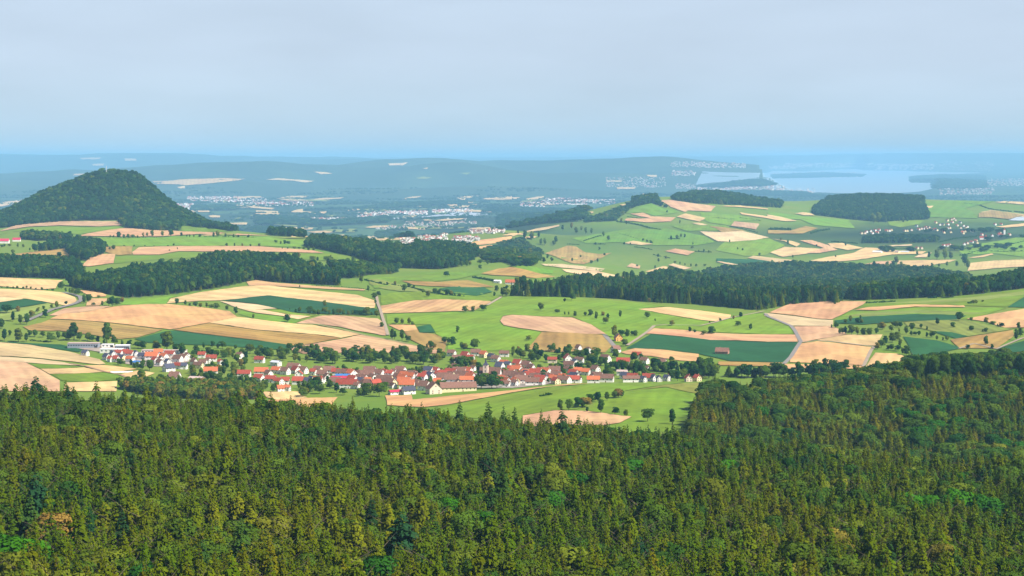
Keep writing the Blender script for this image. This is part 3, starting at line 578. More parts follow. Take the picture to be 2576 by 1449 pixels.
FA = [  # outlines on the upper enlargement
('P',0,[(-300,1010),(0,987),(160,930),(400,897),(700,890),(1240,890),(1250,930),(1000,943),(600,933),(300,943),(0,990),(-300,1020)]),
('G',0,[(-300,1050),(0,1022),(300,950),(560,937),(900,947),(1230,940),(1180,965),(780,1020),(700,1010),(250,978)]),
('P',0,[(780,1040),(900,1010),(1180,967),(1260,960),(1400,970),(1800,992),(2100,1002),(2300,1010),(2700,1035),(2300,1030),(2000,1020),(1600,1045),(1200,1045),(1000,1040)]),
('G',0,[(1820,927),(1960,925),(2200,970),(2310,995),(2100,998),(1830,990)]),
('G',0,[(1000,1050),(1600,1050),(2000,1025),(2300,1035),(2700,1045),(3060,1085),(3060,1150),(2576,1135),(1400,1138),(1050,1140)]),
('P',0,[(1330,1200),(1400,1150),(1800,1140),(2200,1140),(2576,1140),(3150,1185),(3260,1210),(2900,1200),(2576,1195),(2200,1195),(1800,1190),(1600,1225),(1340,1225)]),
('B',0,[(1050,1145),(1330,1142),(1325,1225),(1180,1230),(1060,1200)]),
('P',0,[(820,1340),(940,1222),(1160,1217),(1140,1310),(900,1345)]),
('G',0,[(1165,1240),(1340,1230),(1600,1232),(1800,1196),(2200,1200),(2900,1206),(3300,1215),(3500,1230),(3750,1300),(3300,1290),(3050,1265),(2650,1200),(2000,1250),(1500,1280),(1150,1315)]),
('B',0,[(-300,1240),(0,1237),(300,1202),(700,1162),(770,1160),(700,1190),(720,1250),(500,1230),(250,1237)]),
('S',0,[(1530,490),(1750,480),(1830,470),(2240,458),(2470,465),(2400,480),(2220,500),(1880,530),(1800,520),(1580,515)]),
('S',0,[(1780,545),(1860,535),(1860,560),(1800,560)]),
('s',0,[(800,255),(1020,250),(1000,268),(820,272)]),('s',0,[(1250,262),(1370,262),(1370,282),(1260,284)]),('s',0,[(930,315),(1050,310),(1040,332),(940,332)]),('s',0,[(740,415),(900,408),(880,425),(740,430)]),
('s',0,[(-200,720),(0,705),(130,685),(270,672),(230,692),(120,722),(0,747)]),
('S',0,[(2350,905),(2490,905),(2480,926),(2360,926)]),('S',0,[(2370,725),(2576,735),(2576,755),(2380,752)]),('S',0,[(1990,785),(2110,785),(2110,800),(2000,800)]),
('S',0,[(2576,780),(2800,790),(2796,815),(2576,810)]),('S',0,[(2906,800),(2996,772),(3046,765),(3046,790),(3186,800),(3176,815),(3026,802)]),('S',0,[(3196,802),(3266,790),(3296,792),(3266,816)]),
('S',0,[(2676,472),(2796,458),(2896,465),(3076,480),(3166,487),(3076,502),(2926,482)]),
('S',0,[(3156,392),(3276,396),(3346,412),(3226,416)]),
('L',0,[(4186,457),(4256,440),(4356,450),(4266,467)]),('S',0,[(4246,362),(4306,350),(4296,367)]),('L',0,[(4616,402),(4746,400),(4696,422)]),('s',0,[(3906,310),(4106,300),(4056,327),(3916,330)]),
('S',0,[(4596,657),(4676,640),(4836,635),(4686,662),(4676,687)]),('S',0,[(4856,662),(5152,640),(5152,672),(4976,677)]),('S',0,[(4496,720),(4606,715),(4606,742),(4526,742)]),
('S',0,[(4136,742),(4246,732),(4246,747)]),
('Q',0,[(3936,857),(4056,852),(4276,842),(4576,806),(4806,806),(4926,822),(4776,837),(4476,837),(4076,867),(3976,872)]),
('S',0,[(3116,866),(3216,855),(3316,871),(3216,887)]),
('S',0,[(2786,957),(2906,950),(3156,955),(3136,972),(2826,974)]),('S',0,[(2876,1002),(2956,990),(2936,1022)]),('S',0,[(3086,997),(3276,985),(3456,990),(3316,1007),(3176,1007)]),
('S',0,[(3616,1052),(3726,1040),(3926,1045),(3916,1060),(4126,1050),(4106,1072),(3776,1087),(3636,1082)]),
('S',0,[(3826,1122),(3936,1120),(3856,1152)]),('S',0,[(4016,1132),(4176,1135),(4176,1152),(4076,1157)]),
('O',0,[(4666,1132),(4826,1080),(5152,1040),(5152,1072),(4976,1112),(4726,1142)]),('O',0,[(4766,1157),(4926,1130),(5006,1142),(4876,1172)]),
('S',0,[(3346,1037),(3456,1025),(3476,1037),(3376,1047)]),
('s',0,[(5152,1032),(5392,965),(5632,926),(5632,942),(5482,977),(5252,1007),(5152,1047)]),
('S',0,[(6097,480),(6252,480),(6252,494),(6102,494)]),('S',0,[(6202,547),(6402,550),(6382,568),(6212,568)]),('S',0,[(6502,425),(6612,425),(6612,447),(6532,442)]),
('S',0,[(5152,650),(5232,650),(5192,667),(5152,667)]),('S',0,[(5292,667),(5402,645),(5472,640),(5472,657),(5302,682)]),('S',0,[(5152,847),(5332,838),(5302,867),(5172,872)]),
('S',0,[(6232,722),(6312,715),(6272,737)]),('S',0,[(5932,790),(5982,800),(5952,812)]),
('G',0,[(5152,1320),(5400,1350),(5570,1385),(5560,1415),(5400,1420),(5152,1345)]),
('s',0,[(5442,1320),(5652,1320),(6092,1370),(6052,1392),(5852,1377),(5482,1337)]),
('B',0,[(5482,1212),(5712,1137),(5802,1147),(5882,1202),(6032,1222),(6152,1207),(6052,1262),(5872,1322),(5752,1312),(5572,1242)]),
('s',0,[(6722,1332),(6772,1317),(6962,1362),(6882,1377)]),('S',0,[(6492,1397),(6672,1342),(6882,1382),(6632,1417)]),('P',0,[(6302,1347),(6352,1312),(6442,1337),(6432,1367)]),
('P',0,[(6692,1192),(6792,1167),(6992,1197),(6922,1234)]),('S',0,[(6272,1112),(6372,1087),(6572,1120),(6452,1130)]),
('s',0,[(7042,992),(7252,1002),(7462,987),(7740,1052),(7600,1080),(7352,1097),(7222,1092),(7102,1032)]),
('G',0,[(7352,1037),(7512,1017),(7582,1047),(7482,1052)]),
('P',0,[(7352,937),(7392,892),(7642,917),(7612,977),(7482,952)]),
('S',0,[(7442,802),(7728,842),(8018,887),(7908,892),(7728,862),(7462,820)]),
('P',0,[(6632,682),(6732,674),(6982,712),(7202,737),(7152,792),(6922,782),(6892,797),(6752,747),(6682,702)]),
('S',0,[(6812,847),(6892,812),(7102,857),(7042,895)]),
('P',0,[(6342,817),(6472,805),(6552,842),(6802,852),(6752,892),(6502,902),(6282,882),(6302,862),(6552,864)]),
('S',0,[(7202,737),(7452,732),(7728,762),(7728,772),(7452,747)]),('S',0,[(6962,910),(7032,908),(7132,930),(7052,932)]),('B',0,[(7142,942),(7302,952),(7502,987),(7252,1000),(7202,962)]),
('D',0,[(7212,1265),(7500,1272),(7728,1285),(7900,1320),(7700,1350),(7450,1345),(7212,1302)]),
('s',0,[(7212,1295),(7272,1300),(7492,1340),(7302,1322)]),
('S',0,[(7522,1260),(7582,1238),(7728,1255),(8028,1287),(7848,1312),(7728,1292)]),
('G',0,[(5752,1060),(6300,970),(6700,960),(7100,1040),(7200,1100),(7000,1130),(6600,1130),(6200,1100),(5900,1110)]),
('G',0,[(6400,740),(6560,705),(6620,740),(6760,770),(6830,800),(6600,835),(6480,800),(6300,810)]),
('G',0,[(6860,920),(7300,930),(7350,960),(7200,985),(6900,985),(6760,940)]),
('G',0,[(7050,800),(7450,830),(7640,880),(7400,890),(7340,930),(7130,900),(7060,860)]),
('G',0,[(7300,1090),(7740,1060),(7900,1130),(7700,1230),(7500,1240),(7200,1180)]),
('S',0,[(7748,1205),(7888,1150),(8148,1160),(8288,1170),(8108,1220),(7878,1250)]),
('S',0,[(7740,1060),(7858,1080),(7968,1090),(8058,1120),(8018,1145),(7888,1090)]),
('S',0,[(8328,1115),(8478,1110),(8608,1140),(8688,1160),(8528,1180),(8368,1150)]),
('P',0,[(8048,1085),(8158,1080),(8328,1130),(8428,1180),(8248,1210),(8088,1215),(8288,1160)]),
('S',0,[(8588,1210),(8708,1155),(8808,1160),(9028,1185),(9328,1195),(9278,1220),(8978,1225),(8628,1280),(8368,1300),(8148,1290),(8328,1250)]),
('P',0,[(8598,1345),(8828,1295),(9028,1285),(8998,1300),(8928,1340),(8878,1368),(8778,1345)]),
('S',0,[(9038,1285),(9428,1280),(9628,1280),(9528,1310),(9428,1320),(9328,1345),(9148,1350),(9028,1330)]),
('s',0,[(9198,1255),(9238,1230),(9378,1205),(9318,1255)]),
('S',0,[(9768,1310),(10028,1285),(10304,1278),(10500,1275),(10500,1340),(10128,1355),(9738,1390)]),
('S',0,[(9738,1260),(9978,1215),(9998,1225),(9878,1255)]),
('s',0,[(8838,1140),(9178,1122),(9178,1135),(8908,1150)]),
('B',0,[(7728,980),(7958,985),(8108,940),(8228,960),(8118,1000),(8078,1015),(7728,1015)]),
('S',0,[(10018,945),(10304,910),(10500,900),(10304,940),(10128,955)]),
('B',0,[(9848,812),(9978,782),(10128,800),(10304,832),(10148,870),(9978,852),(9848,852)]),
('S',0,[(9858,800),(9978,780),(10304,822),(10500,830),(10304,847),(10078,805)]),
('S',0,[(10008,700),(10128,688),(10304,700),(10500,705),(10304,722)]),('S',0,[(9308,735),(9398,735),(9368,757),(9328,757)]),
('S',0,[(8068,800),(8158,810),(8198,835),(8098,830),(7998,812)]),('S',0,[(7728,825),(7848,845),(8018,887),(7908,887),(7728,852)]),
('Q',0,[(10148,880),(10228,850),(10304,845),(10500,850),(10304,887)]),
('G',0,[(9330,690),(9700,680),(10000,690),(9700,760),(9800,800),(9840,860),(9350,850),(9250,780)]),
('G',0,[(8928,880),(9080,870),(9300,880),(9250,920),(9060,950),(8950,930)]),
('G',0,[(9780,1130),(10304,1040),(10500,1000),(10500,1270),(9990,1210),(9700,1230),(9650,1190)]),
('G',0,[(7728,790),(8000,830),(8540,880),(8600,960),(8200,930),(8050,870),(7728,860)]),
]
bands = []
for src, to_p, band in ((FB, PB, 0), (FA, PA, 1)):
    for code, rows, poly in src:
        name, color, stripe, phrase = CROP[code]
        pp = [to_p(*q) for q in poly]
        my = np.mean([q[1] for q in pp]); mx = np.mean([q[0] for q in pp])
        jit = 1 + (0.30 if code in 'GLD' else 0.16) * (rng.random() - 0.5); warm = 1 + (0.26 if code in 'GL' else 0.12) * (rng.random() - 0.5)
        c = (color[0] * jit * warm, color[1] * jit, color[2] * jit / warm)
        bands.append((PEN := 0, code))
        extra = {'G': 0.0, 'L': 0.25, 'E': 0.1}.get(code, 0.6) + 0.35 * ((len(bands) * 7) % 10) / 10.0
        o = sheet(name, pp, field_mat, 7.0 if band == 0 else 5.0, c, 1.0 if rows else stripe, extra)
        if o is None: continue
        zone = ('in the front fields before the village' if my > 895 else 'among the fields just behind the village' if my > 800 else 'on the rise beyond the village' if my > 690 else
                'on the plateau below the wooded hill' if my > 555 and mx < 900 else 'on the middle hill and its foot' if my > 505 and mx > 1330 else 'in the far blue plain')
        tag(o, None, 'field', 'fields ' + zone, 'structure'); queue_label(o, phrase, zone, mx)
FRONT_PATCH = None
lake = sheet('lake', LAKE, WATER, 5.0, extra=-0.4)
tag(lake, 'pale blue lake with low wooded shores near the horizon', 'lake', kind='structure')
def strip(name, line, width, mat, label, to_p=PB):
    p = np.array([to_p(*q) for q in line], float); q = [p[0]]
    for a, b in zip(p[:-1], p[1:]):
        k = max(1, int(np.hypot(*(b - a)) / 4))
        for j in range(1, k + 1): q.append(a + (b - a) * j / k)
    q = np.array(q); X, Y, Z = ground_at(q[:, 0], q[:, 1])
    d = np.gradient(np.stack([X, Y], 1), axis=0); d /= np.maximum(np.linalg.norm(d, axis=1), 1e-6)[:, None]
    nx, ny = -d[:, 1] * width / 2, d[:, 0] * width / 2
    V = []
    for i in range(len(X)):
        for s in (-1, 1):
            x, y = X[i] + s * nx[i], Y[i] + s * ny[i]
            V.append((x, y, float(H(x, y)) + lift(y) * 2.4))
    c = np.mean(V, 0); V = [(a - c[0], b - c[1], z - c[2]) for a, b, z in V]
    F = [(2 * i, 2 * i + 2, 2 * i + 3, 2 * i + 1) for i in range(len(X) - 1)]
    me_ = mesh_of(name, V, F, [mat])
    return tag(link(name, me_, None, c), label, 'road', 'roads and farm tracks', 'structure')
strip('road', [(640,265),(740,285),(810,310),(820,340),(780,370),(700,395),(640,410),(520,440),(380,505),(250,560)], 9, ASPH, 'grey road curving round the cream stubble field beside the long wood')
strip('farm_track', [(3788,290),(3800,370),(3830,450),(3850,520),(3880,610),(3905,695)], 5, TRACK, 'straight pale farm track between cream stubble and green meadow')
strip('farm_track', [(4905,395),(5046,312)], 5, TRACK, 'short farm track at the end of the orange field')
strip('farm_track', [(6312,800),(6332,785),(6432,720),(6532,650),(6582,602)], 5, TRACK, 'pale track climbing beside the dark crop field to the ochre house')
strip('farm_track', [(6582,600),(6700,592),(7052,600),(7200,566),(7350,522),(7560,482),(7690,455)], 4, TRACK, 'thin track across the green pasture below the conifer wood')
strip('road', [(7700,480),(7730,510),(7958,602),(7998,650),(8058,762),(8018,820),(7958,915),(7890,985)], 6, ASPH, 'grey lane bending along the end of the dark crop field')
strip('farm_track', [(8070,768),(8228,752),(8428,768),(8768,808),(8800,812)], 4, TRACK, 'thin track between the two tan fields beside the lane')
strip('farm_track', [(8800,812),(8765,850),(8690,1010)], 5, TRACK, 'track running down between the hatched field and the tan field')
strip('road', [(6082,692),(6150,770),(6190,815),(6230,850)], 7, ASPH, 'grey lane leading past the ochre house into the village')
strip('farm_track', [(3000,582),(3200,588),(3450,640),(3700,702),(3900,738),(4200,805)], 5, plain('grass_verge', (0.2, 0.2, 0.08)), 'grassy track between the striped and the cream stubble fields')
strip('farm_track', [(700,982),(860,1008),(1060,1066),(1210,1093),(1290,1130)], 4, plain('brown_track', (0.3, 0.19, 0.11)), 'brown track between the small fields before the village')
strip('farm_track', [(9650,832),(9800,780),(10028,835),(10240,745),(10304,722)], 4, TRACK, 'pale track at the photo edge beside the lower dark crop')

# ------------------------------------------------------------------ trees
def leaf_quads(c, nrm, size, ragged=0.5):
    """four-cornered leaf clumps at points c with rough normals nrm"""
    n = len(c)
    nrm = nrm + rng.normal(0, ragged, (n, 3)); nrm /= np.linalg.norm(nrm, axis=1)[:, None]
    a = np.cross(nrm, rng.normal(0, 1, (n, 3))); a /= np.linalg.norm(a, axis=1)[:, None]
    b = np.cross(nrm, a)
    s = size * (0.6 + 0.8 * rng.random(n))[:, None]
    a = a * s; b = b * s * (0.55 + 0.5 * rng.random(n))[:, None]
    k = 0.35
    return np.stack([c - a - b * k, c + a * k - b, c + a + b * k, c - a * k + b], 1)
def broad_crown(name, mat, lumps=13, per=70, size=0.045, wide=0.40, low=0.16, shape='round'):
    out = []; nor = []
    mid = low + (0.96 - low) * 0.42
    for i in range(lumps):
        t = rng.random(); ang = rng.random() * 6.283
        z = low + (0.96 - low) * (0.12 + 0.8 * t)
        if shape == 'round': prof = math.sin(math.pi * min(0.98, 0.16 + 0.78 * t)) ** 0.6
        elif shape == 'tall': prof = 0.62 * math.sin(math.pi * min(0.97, 0.12 + 0.8 * t)) ** 0.5
        else: prof = 1.15 * math.sin(math.pi * min(0.98, 0.25 + 0.62 * t)) ** 0.5
        rr = wide * prof * (0.35 + 0.4 * rng.random())
        c = np.array([rr * math.cos(ang), rr * math.sin(ang), z])
        lr = wide * (0.34 + 0.22 * rng.random()) * (0.75 if shape == 'tall' else 1.0)
        d = rng.normal(0, 1, (per, 3)); d /= np.linalg.norm(d, axis=1)[:, None]
        d[:, 2] = np.where(d[:, 2] < -0.3, -d[:, 2], d[:, 2])
        rad = lr * (0.72 + 0.36 * rng.random(per))
        pos = c + d * rad[:, None] * np.array([1, 1, 0.85])
        pos[:, 2] = np.minimum(pos[:, 2], 0.995)
        out.append(leaf_quads(pos, d, size)); cc = pos - np.array([0, 0, mid]); cc /= np.linalg.norm(cc, axis=1)[:, None]; nor.append(d * 0.6 + cc * 0.6)
    d = rng.normal(0, 1, (per * 2, 3)); d /= np.linalg.norm(d, axis=1)[:, None]
    mid = low + (0.96 - low) * 0.5; nor.append(d)
    pos = np.array([0, 0, mid]) + d * np.array([wide * 0.62, wide * 0.62, (0.96 - low) * 0.40]) * (0.55 + 0.4 * rng.random((per * 2, 1)))
    out.append(leaf_quads(pos, d, size * 1.5))
    return quads_mesh(name, np.concatenate(out), mat, np.concatenate(nor))
def spruce_crown(name, mat, rad=0.135, whorls=25, low=0.12, droop=0.5, wid=0.30, power=0.82, ragged=0.2):
    Q = []
    for k in range(whorls):
        t = (k + 0.2 * rng.random()) / whorls
        z = low + (0.975 - low) * t
        r = rad * ((1 - t) ** power) + 0.008
        nb = int(7 + 4 * (1 - t) + rng.integers(0, 2))
        a0 = rng.random() * 6.283
        for j in range(nb):
            a = a0 + 6.283 * j / nb + rng.normal(0, 0.18)
            rr = r * (1 + rng.normal(0, ragged)); rr = max(rr, 0.01)
            dirv = np.array([math.cos(a), math.sin(a), 0]); side = np.array([-dirv[1], dirv[0], 0])
            dz = -rr * droop * (0.7 + 0.6 * rng.random()) + rr * 0.35 * t
            zj = z + rng.normal(0, 0.45) * (0.865 / whorls); b = dirv * rr * 0.08 + np.array([0, 0, zj]); e = dirv * rr + np.array([0, 0, zj + dz])
            m = (b * 0.45 + e * 0.55) + np.array([0, 0, rr * 0.14]); wv = side * rr * wid * (0.8 + 0.5 * rng.random())
            Q.append([b, m - wv, e, m + wv])
            hang = np.array([0, 0, -rr * 0.42])
            Q.append([m - wv * 0.9, m - wv * 1.2 + hang, e + hang * 0.7, e])
            Q.append([e, e + hang * 0.6, m + wv * 1.2 + hang, m + wv * 0.9])
            if rr > 0.05:
                for s in (-1, 1):
                    q0 = b * 0.5 + e * 0.5 + s * wv * 0.4; q1 = q0 + (dirv * 0.55 + side * s * 0.75) * rr * 0.5 + np.array([0, 0, -rr * 0.16])
                    wv2 = (dirv - side * s) * rr * 0.1 + np.array([0, 0, rr * 0.07])
                    Q.append([q0, (q0 + q1) / 2 - wv2, q1, (q0 + q1) / 2 + wv2])
    Q = np.array(Q); c = Q.mean(1); o_ = c * np.array([1, 1, 0]); o_ /= np.maximum(np.linalg.norm(o_, axis=1), 1e-6)[:, None]
    o_[:, 2] = 0.55 + 0.9 * np.clip((c[:, 2] - 0.85) / 0.15, 0, 1)
    return quads_mesh(name, Q, mat, o_, 0.52)
def trunk_mesh(name, r, top, segs=6, lean=0.0):
    V, F = [], []
    levels = [(0, 1.25), (0.12, 1.0), (0.5, 0.7), (1.0, 0.15)]
    for t, k in levels:
        for i in range(segs):
            a = 6.283 * i / segs
            V.append((r * k * math.cos(a) + lean * t, r * k * math.sin(a), top * t))
    for l in range(len(levels) - 1):
        for i in range(segs):
            F.append((l * segs + i, l * segs + (i + 1) % segs, (l + 1) * segs + (i + 1) % segs, (l + 1) * segs + i))
    # a few limbs
    for i in range(4):
        a = 6.283 * (i + rng.random() * 0.5) / 4; z0 = top * (0.35 + 0.12 * i); L = top * 0.32
        b = len(V); d = np.array([math.cos(a), math.sin(a), 0.7]); s = np.array([-d[1], d[0], 0]) * r * 0.35
        base = np.array([lean * 0.4, 0, z0])
        for q in (base - s, base + s, base + np.array([0, 0, r * 0.6]), base + d * L): V.append(tuple(q))
        F += [(b, b + 1, b + 3), (b + 1, b + 2, b + 3), (b + 2, b, b + 3)]
    return mesh_of(name, V, F, [BARK])
CROWNS = {}
CROWNS['spruce'] = [spruce_crown('crown', SPRUCE, rad=r_, droop=d_, power=p_, ragged=g_, wid=w_) for r_, d_, p_, g_, w_ in ((0.15, 0.5, 0.85, 0.2, 0.22), (0.13, 0.65, 0.8, 0.22, 0.24), (0.17, 0.45, 0.9, 0.2, 0.22), (0.155, 0.75, 0.75, 0.26, 0.24), (0.14, 0.4, 0.95, 0.18, 0.23), (0.16, 0.6, 0.7, 0.3, 0.22), (0.145, 0.55, 1.0, 0.2, 0.24))]
CROWNS['larch'] = [spruce_crown('crown', LARCH, rad=0.18, droop=0.45, power=0.68, ragged=0.3, wid=0.26, whorls=30) for _ in range(2)]
CROWNS['round'] = [broad_crown('crown', LEAF, 15, 100, 0.04, 0.42, 0.12) for _ in range(5)]
CROWNS['tall'] = [broad_crown('crown', LEAF, 15, 70, 0.042, 0.34, 0.08, 'tall') for _ in range(3)]
CROWNS['spread'] = [broad_crown('crown', LEAF, 12, 100, 0.042, 0.52, 0.22, 'spread') for _ in range(4)]
CROWNS['bright'] = [broad_crown('crown', BRIGHT, 20, 190, 0.024, 0.36, 0.3) for _ in range(3)]
CROWNS['wood'] = [broad_crown('crown', LEAF, 12, 45, 0.062, 0.36, 0.2) for _ in range(4)]
CROWNS['fine'] = [broad_crown('crown', LEAF, 20, 190, 0.022, 0.30, 0.35) for _ in range(4)]
TRUNK = {'spruce': trunk_mesh('trunk', 0.012, 0.95), 'larch': trunk_mesh('trunk', 0.012, 0.93)}
for k_ in ('round', 'tall', 'spread', 'bright', 'wood', 'fine'): TRUNK[k_] = trunk_mesh('trunk', 0.022, 0.72)
def make_tree(name, kind, X, Y, ht, tint, rz=None, wide=1.0, z=None, v=None):
    root = link(name, None, None, (X, Y, (float(H(X, Y)) if z is None else z) - 0.1), rng.random() * 6.283 if rz is None else rz)
    root.empty_display_size = 1
    i = int(rng.integers(len(CROWNS[kind]))) if v is None else v
    c = link('crown', CROWNS[kind][i], root); t = link('trunk', TRUNK[kind], root)
    c.scale = (ht * wide, ht * wide, ht); t.scale = (ht, ht, ht)
    c['tint'] = float(tint)
    return root

# ---- masses of trees: points that carry whole trees, one object per wood
SRC = bpy.data.collections.new('tree_sources')       # never linked to the scene
def tree_source(kind, i):
    """one whole tree (trunk and crown in one mesh) for the masses"""
    cm, tm = CROWNS[kind][i], TRUNK[kind]
    cv = np.zeros(len(cm.vertices) * 3, np.float32); cm.vertices.foreach_get('co', cv)
    tv = np.zeros(len(tm.vertices) * 3, np.float32); tm.vertices.foreach_get('co', tv)
    cf = [tuple(p.vertices) for p in cm.polygons]; k = len(cm.vertices)
    tf = [tuple(a + k for a in p.vertices) for p in tm.polygons]
    m = mesh_of('tree', np.concatenate([cv, tv]).reshape(-1, 3), cf + tf, [cm.materials[0], BARK], [0] * len(cf) + [1] * len(tf))
    ln = LOOPN[cm.name]; m.normals_split_custom_set(np.concatenate([ln, np.zeros((sum(len(f) for f in tf), 3))]).tolist())
    return bpy.data.objects.new('tree', m)
SRC_COLL = {}
def source_collection(kinds):
    if kinds not in SRC_COLL:
        c = bpy.data.collections.new('trees_' + '_'.join(kinds)); names = []
        for kd in kinds:
            for i in range(len(CROWNS[kd])):
                o = tree_source(kd, i); o.name = f'source_{len(names):03d}'; c.objects.link(o); names.append(kd)
        SRC_COLL[kinds] = (c, names)
    return SRC_COLL[kinds]
def mass(name, label, P, scale, wide, which, tint, kinds, cat='wood'):
    """P (n,3); which: index into the species variants"""
    c, names = source_collection(kinds)
    me = bpy.data.meshes.new(name); me.vertices.add(len(P)); me.vertices.foreach_set('co', P.reshape(-1).astype(np.float32))
    def attr(nm, ty, data, key='value'):
        a = me.attributes.new(nm, ty, 'POINT'); a.data.foreach_set(key, data)
    sc3 = np.stack([scale * wide, scale * wide, scale], 1).astype(np.float32)
    attr('size', 'FLOAT_VECTOR', sc3.reshape(-1), 'vector'); attr('which', 'INT', which.astype(np.int32)); attr('tint', 'FLOAT', tint.astype(np.float32))
    attr('turn', 'FLOAT', (rng.random(len(P)) * 6.283).astype(np.float32))
    o = link(name, me)
    ng = bpy.data.node_groups.new(name + '_planting', 'GeometryNodeTree')
    ng.interface.new_socket('Geometry', in_out='INPUT', socket_type='NodeSocketGeometry'); ng.interface.new_socket('Geometry', in_out='OUTPUT', socket_type='NodeSocketGeometry')
    gi = ng.nodes.new('NodeGroupInput'); go = ng.nodes.new('NodeGroupOutput')
    iop = ng.nodes.new('GeometryNodeInstanceOnPoints'); ci = ng.nodes.new('GeometryNodeCollectionInfo')
    ci.inputs['Collection'].default_value = c; ci.inputs['Separate Children'].default_value = True; ci.inputs['Reset Children'].default_value = True
    def na(nm, ty):
        x = ng.nodes.new('GeometryNodeInputNamedAttribute'); x.data_type = ty; x.inputs['Name'].default_value = nm; return x.outputs['Attribute']
    cx = ng.nodes.new('ShaderNodeCombineXYZ'); ng.links.new(na('turn', 'FLOAT'), cx.inputs[2])
    L = ng.links.new
    L(gi.outputs[0], iop.inputs['Points']); L(ci.outputs[0], iop.inputs['Instance']); iop.inputs['Pick Instance'].default_value = True
    L(na('which', 'INT'), iop.inputs['Instance Index']); L(cx.outputs[0], iop.inputs['Rotation']); L(na('size', 'FLOAT_VECTOR'), iop.inputs['Scale'])
    L(iop.outputs[0], go.inputs[0])
    md = o.modifiers.new('planting', 'NODES'); md.node_group = ng
    return tag(o, label, cat, None, 'stuff')
def plant(poly, spacing, jitter=0.42):
    """points on a jittered lattice inside a (tan, log distance) outline"""
    q = np.array(poly); Y0, Y1 = math.exp(q[:, 1].min()), math.exp(q[:, 1].max())
    xs = [u * math.exp(l) for u, l in poly]
    X, Y = np.meshgrid(np.arange(min(xs) - 20, max(xs) + 20, spacing), np.arange(Y0, Y1, spacing * 0.87))
    X = X + (np.arange(X.shape[0]) % 2)[:, None] * spacing * 0.5
    X = X + rng.normal(0, jitter * spacing * 0.5, X.shape); Y = Y + rng.normal(0, jitter * spacing * 0.5, Y.shape)
    m = inside(poly, X / Y, np.log(np.maximum(Y, 50)))
    return X[m], Y[m]
def patchy(X, Y, s):
    """smooth random field, 0..1, so that neighbouring trees are alike"""
    v = np.zeros_like(X)
    for k in range(7):
        a = rng.random() * 6.283; f = (0.5 + rng.random() * 1.6) / s; ph = rng.random() * 6.283
        v += np.sin((X * math.cos(a) + Y * math.sin(a)) * f * 6.283 + ph)
    return 0.5 + 0.5 * np.tanh(v / 3.0)
def in_view(X, Y, Z, m=40):
    x, y = to_photo(X, Y, Z)
    return (x > -m) & (x < 2576 + m) & (y < 1449 + m * 2.5)

# the near forest
specials = []   # kind, photo x, y of its top, height, width factor, tint
SPECIAL = [
 # yellow-green larches
 ('larch',1,100,1040,27,1.15,.7),('larch',1,330,930,30,1.2,.8),('larch',1,570,860,30,1.2,.5),('larch',1,770,950,28,1.2,.7),('larch',1,450,650,26,1.1,.4),('larch',0,740,920,26,1.3,.7),('larch',0,950,925,28,1.4,.6),('larch',0,1700,850,27,1.2,.9),
 ('larch',0,1790,940,27,1.2,.8),('larch',1,1050,705,24,1.3,.6),('larch',1,1280,700,24,1.3,.6),('larch',0,2380,960,26,1.1,.6),('larch',1,250,1180,27,1.1,.6),('larch',0,1530,920,26,1.0,.8),
 # bright green broadleaf trees
 ('bright',0,150,1190,24,1.5,.8),('bright',0,0,1160,22,1.2,.5),('bright',1,1600,700,22,1.35,.35),('bright',1,1690,720,21,1.1,.3),('bright',1,2070,625,22,1.2,.3),('bright',1,1010,1000,23,1.1,.5),('bright',1,300,1340,22,1.3,.3),('bright',1,1520,860,22,1.0,.4),('bright',2,230,645,20,1.0,.9),('bright',2,320,630,20,1.1,.95),
 ('bright',2,1620,865,22,1.2,.8),('bright',2,1740,880,21,1.1,.6),('bright',2,1950,835,24,1.3,.7),('bright',2,2150,880,23,1.2,.4),('bright',2,2230,900,22,1.1,.4),('bright',2,1960,720,21,1.2,.5),('bright',1,780,900,22,.8,.6),('bright',0,2220,400,22,1.0,.3),('bright',0,1040,1380,22,1.0,.2),
 # dark blue-green firs standing clear of the rest
 ('fir',0,260,790,32,1.25,0),('fir',0,215,930,26,1.35,0),('fir',0,640,1010,24,1.3,.02),('fir',0,870,1035,25,1.3,0),('fir',0,190,45,28,1.25,0),('fir',0,255,-5,32,1.2,0),('fir',0,300,130,28,1.3,0),('fir',0,490,140,28,1.3,.02),('fir',0,30,140,27,1.2,0),('fir',1,215,915,24,1.2,0),
 ('fir',1,430,1060,28,1.5,.05),('fir',1,845,235,32,1.2,.15),('fir',1,1050,238,32,1.25,.15),('fir',1,1580,305,33,1.2,.12),('fir',2,1620,560,27,1.1,0),('fir',2,1730,615,26,1.1,0),('fir',2,1950,595,25,1.1,0),('fir',2,1040,1320,25,1.1,.1),('fir',2,1480,1265,25,1.1,.12),('fir',0,1730,1110,27,1.3,.05),('fir',1,1160,275,30,1.1,.2),
 ('fir',1,1240,265,30,1.0,.2),('fir',1,1430,285,30,1.0,.25),('fir',0,690,60,30,1.1,.25),('fir',0,470,55,30,1.0,.2),('fir',0,1860,150,30,1.2,.15),('fir',0,1935,180,30,1.2,.2),('fir',0,1240,120,29,1.2,.15),
 # rust brown crown
 ('rust',0,365,1020,23,1.35,1),('rust',0,300,1060,21,1.1,.95),
]
X, Y = plant(FRONT_POLY, 5.7, 0.6)
Z = H(X, Y)
keep = in_view(X, Y, Z, 850) & (to_photo(X, Y, Z + 26)[1] < 1800) & (rng.random(len(X)) > 0.07)
X, Y, Z = X[keep], Y[keep], Z[keep]
sp_xy = []
special_objs = []
